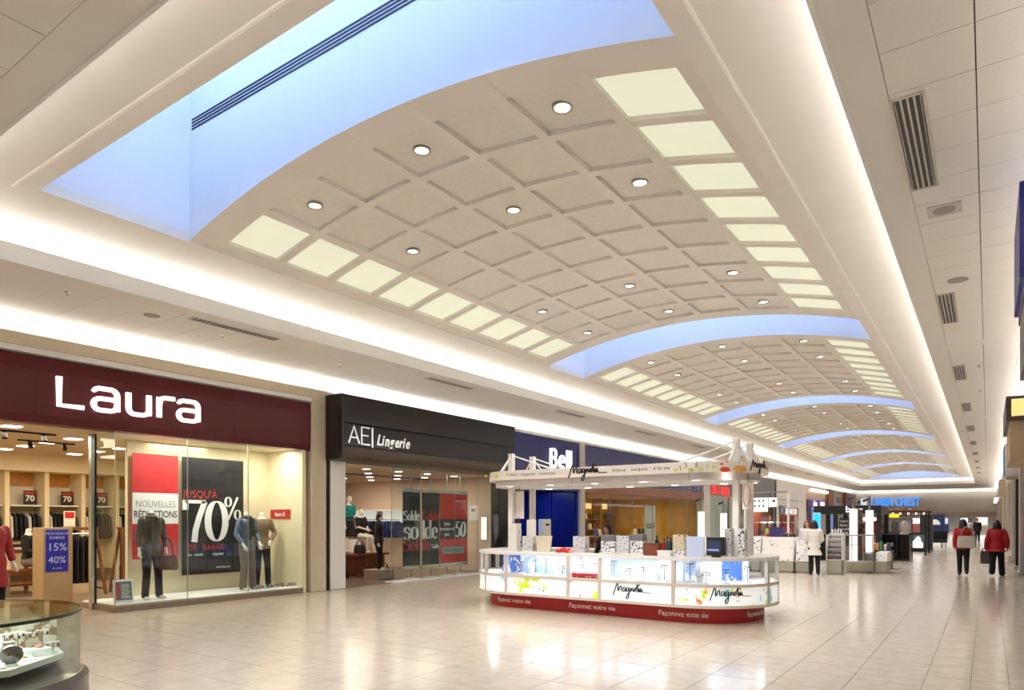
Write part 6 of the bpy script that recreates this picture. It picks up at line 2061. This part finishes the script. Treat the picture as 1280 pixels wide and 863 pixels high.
for k, (x, c, nm) in enumerate(((-4.1, (130, 126, 124), 'grey'), (-3.8, (196, 52, 40), 'red'), (-3.45, (140, 136, 134), 'pale grey'), (-3.1, (90, 86, 84), 'dark grey'), (-2.75, (216, 206, 196), 'cream'))):
    hang('top', pm(nm.replace(' ', '_') + '_knit', c, .9, var=.1), x, 31.72, 1.555, PI / 2 - .5, nm + ' top hanging from the thin black rail frame', 'tops on the thin black rail frame')
t = thing('light_box', 'black light box stand showing a white round-headed shape on dark green', 'sign', (-2.88, 39.5, 0))
obj('stand', MB().box(-3.27, -2.50, 39.5, 40.1, 0, .95), black_m, t, bevel=.01)
obj('screen', MB().box(-3.20, -2.58, 39.485, 39.5, .18, .86), pm('dark_green_screen', (70, 86, 84), .4, emit=.3, var=.05), t)
sil = [(-.22, 0), (.24, 0), (.25, .22), (.16, .36), (.13, .52), (.04, .58), (-.05, .52), (-.10, .40), (-.22, .30), (-.26, .14)]
obj('white_shape', MB().prism([(-2.89 + u, .20 + v) for u, v in sil], lambda u, v, d: (u, 39.485 - d, v), 0, .006), pm('screen_white', (240, 240, 244), .4, emit=.7, var=0), t)
t = thing('dark_pillar', 'dark freestanding panel column behind the light box stand', 'column', (-2.55, 40.6, 0))
obj('column_body', MB().box(-2.85, -2.30, 40.5, 40.9, .05, 1.86), pm('dark_slate', (58, 56, 58), .4, var=.04), t, bevel=.01)
obj('column_foot', MB().box(-2.88, -2.27, 40.47, 40.93, 0, .05), steel, t)
# long low canopy of the farthest kiosk
t = thing('far_kiosk', 'far brown kiosk with a lattice canopy and small lights', 'kiosk', (-3.6, 36.5, 0))
obj('canopy_frame', MB().box(-5.0, -2.2, 36.0, 36.1, 1.92, 2.02).box(-5.0, -2.2, 38.0, 38.1, 1.92, 2.02), pm('dark_wood_beam', (76, 50, 40), .5, var=.1), t)
for k in range(15):
    o = obj('slat', MB().box(-4.98 + .195 * k, -4.92 + .195 * k, 35.9, 38.2, 2.02, 2.10), pm('tan_slat', (150, 112, 84), .5, var=.1), t)
for x in (-4.95, -2.35):
    obj('post', MB().box(x, x + .08, 36.0, 36.08, 0, 1.92), black_m, t)
    obj('post', MB().box(x, x + .08, 38.0, 38.08, 0, 1.92), black_m, t)
obj('counter', MB().box(-4.8, -3.4, 36.3, 36.9, 0, 1.05), pm('dark_red_counter', (70, 34, 30), .4, var=.06), t, bevel=.01)
obj('yellow_sign', MB().box(-3.75, -3.35, 35.97, 36.0, 1.70, 1.86), pm('yellow_glow', (236, 206, 20), .4, emit=.6, var=0), t)
for k in range(9):
    obj('canopy_lamp', MB().ball((-4.85 + .31 * k, 36.02, 1.88), .035, 8, 6), lamp_w, t)

# ================================================================ end of the hall
end_p = pm('end_wall_paint', (186, 178, 168), .6, var=.02)
sobj('wall_end', MB().box(-12.3, 1.2, 86.0, 86.4, 2.42, 4.50), end_p)
sobj('trim_20', MB().box(-12.3, 1.2, 85.92, 86.0, 2.00, 2.42), pm('tan_band', (170, 150, 130), .6, var=.03))
sobj('wall_end_upper', MB().box(-13.0, 1.3, 86.6, 86.75, 4.3, CZ), paint)
t = thing('shop_sign', 'large blue capital letters on the wall at the far end of the hall', 'shop sign', (-8.6, 85.95, 3.0))
blue_on = pm('blue_lit_sign', (40, 130, 255), .4, emit=1.0, ecol=(40, 140, 255), var=0)
xl = -10.78
for ch, wd in zip('LINEN CHEST', (.40, .22, .50, .41, .50, .25, .46, .50, .41, .40, .42)):
    if ch != ' ':
        obj('letter', text_mb(ch, 1.3, on_front(xl + wd / 2, 86.0, 3.50), .06, off=.012, width=.58), blue_on, t)
    xl += wd * 1.06
t = thing('pictogram_sign', 'white arrow and restroom pictogram sign left of the blue letters', 'sign', (-11.75, 85.95, 3.2))
obj('arrow', MB().prism([(-12.2, 3.58), (-11.85, 3.85), (-11.85, 3.31)], lambda u, v, d: (u, 86.0 - d, v), 0, .05), black_m, t)
obj('plate', MB().box(-11.8, -11.2, 85.96, 86.0, 3.25, 3.95), pm('lit_pictogram', (220, 232, 248), .5, emit=.5, var=0), t)
obj('figure_mark', MB().box(-11.6, -11.4, 85.95, 85.96, 3.6, 3.85), black_m, t)
sobj('wall_beyond', MB().box(-13, 2.5, 120, 120.2, 0, 3.2), pm('far_shop_white', (236, 232, 226), .6, var=.03))
sobj('wall_beyond_side', MB().box(-13.2, -13.0, 86.4, 120, 0, 3.2).box(2.5, 2.7, 86.4, 120, 0, 3.2), pm('far_side_wall', (206, 196, 184), .6, var=.03))
cb = struct('ceiling')
obj('ceiling_board', MB().box(-13.2, 2.7, 86.4, 120.2, 2.9, 3.0), white_p, cb)
for k in range(4):
    obj('light_strip', MB().box(-9, 1.5, 90 + 7 * k, 90.5 + 7 * k, 2.88, 2.9), pm('strip_glow', (255, 250, 240), .5, emit=3.0, var=0), cb)
    area_light('far_light', (-4.5, 90 + 7 * k, 2.85), (10, 1.5), 256.00, SOFT)
for k, (x, y, w, c, nm) in enumerate(((-4.6, 96, 1.6, (60, 70, 110), 'navy'), (-2.2, 92, .9, (36, 34, 36), 'black'), (-.6, 104, 1.2, (190, 176, 160), 'beige'), (-7.0, 99, 1.8, (120, 60, 50), 'brown'))):
    t = thing('far_display', nm + ' display stand in the bright store beyond the end wall', 'display', (x, y, 0))
    cm = pm('far_' + nm, c, .5, var=.05)
    obj('stand_base', MB().box(x - w / 2, x + w / 2, y, y + .8, .006, .9), cm, t)
    obj('stand_back', MB().box(x - w / 2, x + w / 2, y + .7, y + .8, .9, 1.9), cm, t)
    obj('stand_panel', MB().box(x - w / 2 + .1, x + w / 2 - .1, y + .68, y + .7, 1.1, 1.8), pm('far_panel', (220, 224, 232), .5, emit=.3, var=.05), t)

# ================================================================ shops on the right, seen at a grazing angle
RX = .75
glass_r = glass_mat('right_glass', refl=.12)
grey_col = pm('grey_column', (176, 168, 160), .5, var=.03)
sobj('wall_right_upper', MB().box(RX + .1, 1.3, -13, 22.0, 3.2, 4.40).box(RX, 1.3, 22.0, 90, 3.3, 4.40), paint)
sobj('wall_right_glazed', MB().box(1.2, 1.3, -13, 22.0, 0, 3.2).box(1.2, 1.3, 22.0, 90, 0, 3.3), pm('right_shop_wall', (206, 196, 182), .6, var=.03))
sobj('trim_21', MB().box(RX - .02, RX + .06, -13, 90, 4.40, 4.50), white_p)
for k, (y, w, c) in enumerate(((23.8, .9, (186, 178, 170)), (27.4, .5, (40, 36, 36)), (31.5, .6, (190, 182, 172)), (39.5, 1.2, (200, 192, 180)), (50.0, 2.0, (188, 176, 160)), (62, 3.0, (176, 160, 140)), (78, 4.0, (190, 182, 172)))):
    sobj('pier_%d' % (k + 1), MB().box(RX - .02, 1.25, y, y + w, 0, 3.4), pm('right_pier_%d' % k, c, .5, var=.03), bevel=.01)
    obj('pier_foot', MB().box(RX - .06, 1.25, y - .04, y + w + .04, 0, .12), grey_col, bpy.data.objects['pier_%d' % (k + 1)])
w5 = struct('window_5')
for k in range(8):
    y = 22.0 - 2.4 * k
    obj('glass_pane', MB().box(RX + .1, RX + .11, y - 2.3, y, .1, 3.2), glass_r, w5)
    obj('mullion', MB().box(RX + .06, RX + .16, y, y + .08, 0, 3.2), steel, w5)
t = thing('window_poster', 'narrow blue and red poster strip in the right-hand shop window', 'poster', (RX + .08, 23.0, .4))
obj('poster_sheet', MB().box(RX + .05, RX + .09, 22.2, 23.6, .1, 2.6), pm('steel_blue_print', (54, 84, 130), .4, var=.06), t)
obj('red_block', MB().box(RX + .04, RX + .05, 22.3, 23.4, 1.0, 1.75), red_print, t)
# projecting signs
t = thing('projecting_sign', 'navy blue sign box projecting from the right-hand wall under the ceiling', 'shop sign', (.5, 8.0, 3.0))
obj('sign_box', MB().box(.215, 1.3, 7.1, 8.5, 3.62, 4.42), navy_d, t, bevel=.006)
obj('lower_box', MB().box(.245, 1.3, 7.05, 8.35, 3.50, 3.62), navy_g, t)
obj('granite_skirt', MB().box(.255, 1.3, 7.05, 8.3, 2.95, 3.50), pm('grey_granite', (112, 106, 100), .5, var=.2, scale=25), t)
obj('bracket', MB().box(.27, .33, 6.95, 7.05, 4.30, 4.66).box(.27, .33, 6.6, 7.05, 4.62, 4.66), steel, t)
t = thing('projecting_sign', 'yellow lit sign box with dark frame projecting from the right-hand wall', 'shop sign', (.5, 16.0, 3.4))
obj('frame', MB().box(.28, 1.3, 15.9, 19.0, 3.46, 3.92), pm('dark_bronze', (54, 44, 36), .4, var=.05), t)
obj('lit_face', MB().box(.36, 1.25, 15.885, 15.9, 3.54, 3.86), pm('yellow_lit', (230, 218, 140), .5, emit=.55, var=.05), t)
obj('arch_panel', MB().box(.34, 1.3, 16.0, 18.8, 2.75, 3.46), pm('tan_arch', (186, 160, 126), .5, var=.05), t)
t = thing('projecting_sign', 'white sign box with blue edge farther along the right-hand wall', 'shop sign', (.5, 26, 3.0))
obj('sign_box', MB().box(.42, 1.3, 25.6, 27.6, 2.90, 3.9), white_p, t)
obj('blue_edge', MB().box(.40, .42, 25.6, 27.6, 2.95, 3.85), pm('blue_edge', (60, 130, 190), .4, var=.03), t)
obj('shelf_bar', MB().box(.45, 1.3, 25.2, 25.6, 2.80, 2.88), chrome, t)
t = thing('projecting_sign', 'pale sign box with white lamps near the far end of the right-hand wall', 'shop sign', (.5, 48, 3.0))
obj('sign_box', MB().box(.48, 1.3, 44, 49, 2.85, 3.7), pm('pale_tan_box', (200, 186, 168), .5, var=.03), t)
obj('lamp_bar', MB().box(.30, .48, 47, 56, 2.7, 2.85), letter_on, t)
sobj('trim_22', MB().box(RX - .1, 1.2, 33, 45, 0, .18), pm('beige_plinth', (200, 184, 164), .4, var=.04))

# ================================================================ ceiling fittings
def vent(x0, x1, y0, y1, label, n):
    t = thing('air_vent', label, 'air vent', ((x0 + x1) / 2, (y0 + y1) / 2, CZ))
    w = x1 - x0
    obj('vent_frame', MB().box(x0 - .03, x0, y0 - .03, y1 + .03, CZ - .008, CZ).box(x1, x1 + .03, y0 - .03, y1 + .03, CZ - .008, CZ).box(x0, x1, y0 - .03, y0, CZ - .008, CZ).box(x0, x1, y1, y1 + .03, CZ - .008, CZ), grille_m, t)
    obj('vent_slot_back', MB().box(x0, x1, y0, y1, CZ - .003, CZ - .001), black_m, t)
    return t, w
ordn = ('nearest', 'second', 'third', 'fourth', 'fifth', 'sixth', 'seventh', 'eighth', 'ninth', 'tenth')
for k in range(10):
    y0 = 5.97 + 5.52 * k
    t, w = vent(-.595, -.415, y0, y0 + 1.7, 'long slotted air vent in the right side ceiling, %s from the camera' % ordn[k], 4)
    for q in range(5):
        x = -.595 + .18 * q / 4
        obj('slat', MB().box(x - .0075, x + .0075, y0, y0 + 1.7, CZ - .008, CZ - .003), grille_m, t)
for k in range(9):
    y0 = 6.05 + 5.6 * k
    t, w = vent(-10.45, -10.30, y0, y0 + 1.55, 'long ribbed air vent in the left side ceiling, %s from the camera' % ordn[k], 20)
    m = MB()
    for q in range(22):
        y = y0 + 1.55 * q / 21
        m.box(-10.45, -10.30, y - .010, y + .010, CZ - .010, CZ - .003)
    obj('vent_blades', m, grille_m, t, kind='stuff')
t = thing('ceiling_speaker', 'square plate with oval loudspeaker grille in the right side ceiling', 'loudspeaker', (-.37, 8.35, CZ))
obj('plate', MB().box(-.52, -.22, 8.2, 8.5, CZ - .008, CZ), grille_m, t)
obj('grille', MB().lathe([(.10, CZ - .012), (.10, CZ - .007), (.01, CZ - .016)], (-.37, 8.35, 0), 20), pm('speaker_grille', (150, 142, 132), .6, var=.1, scale=60), t)
for k, (x, y, lb) in enumerate(((-.33, 10.9, 'round ceiling loudspeaker in the right side ceiling before the second vent'), (-10.75, 5.6, 'round ceiling loudspeaker in the left side ceiling near the first vent'))):
    t = thing('ceiling_speaker', lb, 'loudspeaker', (x, y, CZ))
    obj('grille', MB().lathe([(.12, CZ), (.12, CZ - .008), (.01, CZ - .014)], (x, y, 0), 20), MATS['speaker_grille'], t)
for k, (x, y, lb) in enumerate(((-10.62, 4.35, 'small sprinkler head in the left side ceiling at the near end'), (-10.9, 6.9, 'small sprinkler head in the left side ceiling beside the first vent'), (-11.0, 9.6, 'small sprinkler head in the left side ceiling past the first vent'), (-.15, 17.2, 'small sprinkler head in the right side ceiling by the third vent'), (-.15, 20.5, 'small sprinkler head in the right side ceiling past the third vent'))):
    t = thing('sprinkler', lb, 'sprinkler', (x, y, CZ))
    obj('escutcheon', MB().lathe([(.035, CZ), (.03, CZ - .01), (.01, CZ - .012)], (x, y, 0), 12), chrome, t)
    obj('sprinkler_head', MB().lathe([(.008, CZ - .01), (.008, CZ - .04), (.02, CZ - .043), (.02, CZ - .047)], (x, y, 0), 10), steel, t)

# ================================================================ shoppers walking away
red_coat = pm('red_coat', (168, 20, 30), .75, var=.08, scale=20)
figure('person', 'woman walking away in red jacket, black leggings and tall boots, white bag on her back', 'person', (-.59, 23.65, 0), .05, 1.61, skin=skin_m,
       feet=((.07, .0), (-.11, .0)), arms=[((-.03, -.03, -.16), (-.03, .02, -.30)), ((.045, .0, -.16), (.05, .07, -.27))],
       top=dict(mat=red_coat, hem=.47, sleeve=.96, infl=.022, flare=.012, collar=True), low=dict(mat=black_cloth, infl=.009), shoes=dict(mat=pm('dark_boot', (34, 28, 26), .5, var=.1), shaft=.8, name='boots'), hair=dict(mat=hair_dark, long=.15))
shoulder_bag('shoulder_bag', 'pale grey shoulder bag on the back of the woman with tall boots', (-.50, 23.42, .80), .12, (.46, .12, .34), pm('pale_grey_leather', (196, 190, 182), .5, var=.04), pm('grey_strap', (150, 146, 140), .5, var=.03), .26)
figure('person', 'shopper walking away in a wide red coat and black trousers carrying a grey bag', 'person', (.21, 23.86, 0), -.04, 1.58, skin=skin_m,
       feet=((-.10, .02), (.08, .02)), arms=[((-.05, .0, -.17), (-.06, .01, -.32)), ((.05, -.02, -.16), (.05, .04, -.29))],
       top=dict(mat=red_coat, hem=.44, sleeve=.96, infl=.030, flare=.03, collar=True, name='coat'), low=dict(mat=black_cloth, infl=.014, flare=.01), shoes=dict(mat=black_m), hair=dict(mat=hair_dark, long=.11))
shoulder_bag('carrier_bag', 'dark grey carrier bag in the left hand of the shopper in the wide red coat', (-.06, 23.88, .34), .1, (.26, .14, .36), pm('dark_grey_bag', (84, 78, 76), .6, var=.05), black_m, .10)
figure('person', 'distant shopper in a black coat with a white front walking towards the camera', 'person', (-1.05, 59, 0), PI, 1.66, skin=skin_m, face=True, voxel=.02,
       feet=((.06, 0), (-.08, 0)), top=dict(mat=pm('white_grey_coat', (190, 188, 190), .8, var=.1), hem=.42, sleeve=.96, infl=.022), low=dict(mat=black_cloth, infl=.010), shoes=dict(mat=black_m), hair=dict(mat=hair_dark, long=.1))
figure('person', 'distant shopper dressed all in black beside the one with a white front', 'person', (-.62, 58.6, 0), PI, 1.70, skin=skin_m, face=True, voxel=.02,
       feet=((-.06, 0), (.08, 0)), top=dict(mat=black_cloth, hem=.40, sleeve=.96, infl=.024), low=dict(mat=black_cloth, infl=.012), shoes=dict(mat=black_m), hair=dict(mat=hair_dark))
t = thing('bench', 'dark upholstered bench in the hall left of the walking shoppers', 'bench', (-2.4, 46, 0))
obj('seat', MB().box(-3.0, -1.9, 45.6, 46.4, .30, .46), black_cloth, t, bevel=.03)
obj('backrest', MB().box(-3.0, -1.9, 46.3, 46.45, .46, .95), black_cloth, t, bevel=.03)
for x in (-2.95, -2.0):
    obj('leg', MB().box(x, x + .05, 45.65, 46.35, 0, .30), steel, t)
t = thing('display_sign', 'dark blue poster panel with a pale dome drawing above the distant bench', 'sign', (-2.6, 48, 0))
obj('panel', MB().box(-3.1, -2.1, 48.0, 48.06, .9, 1.9), pm('deep_blue_panel', (34, 50, 96), .4, var=.05), t)
obj('dome_drawing', MB().prism(arc(-2.6, 1.30, .28, .32, 0, 180, 12), lambda u, v, d: (u, 48.0 - d, v), 0, .006), white_print, t)
obj('panel_leg', MB().box(-3.0, -2.9, 48.0, 48.06, 0, .9), steel, t)
obj('panel_leg', MB().box(-2.3, -2.2, 48.0, 48.06, 0, .9), steel, t)
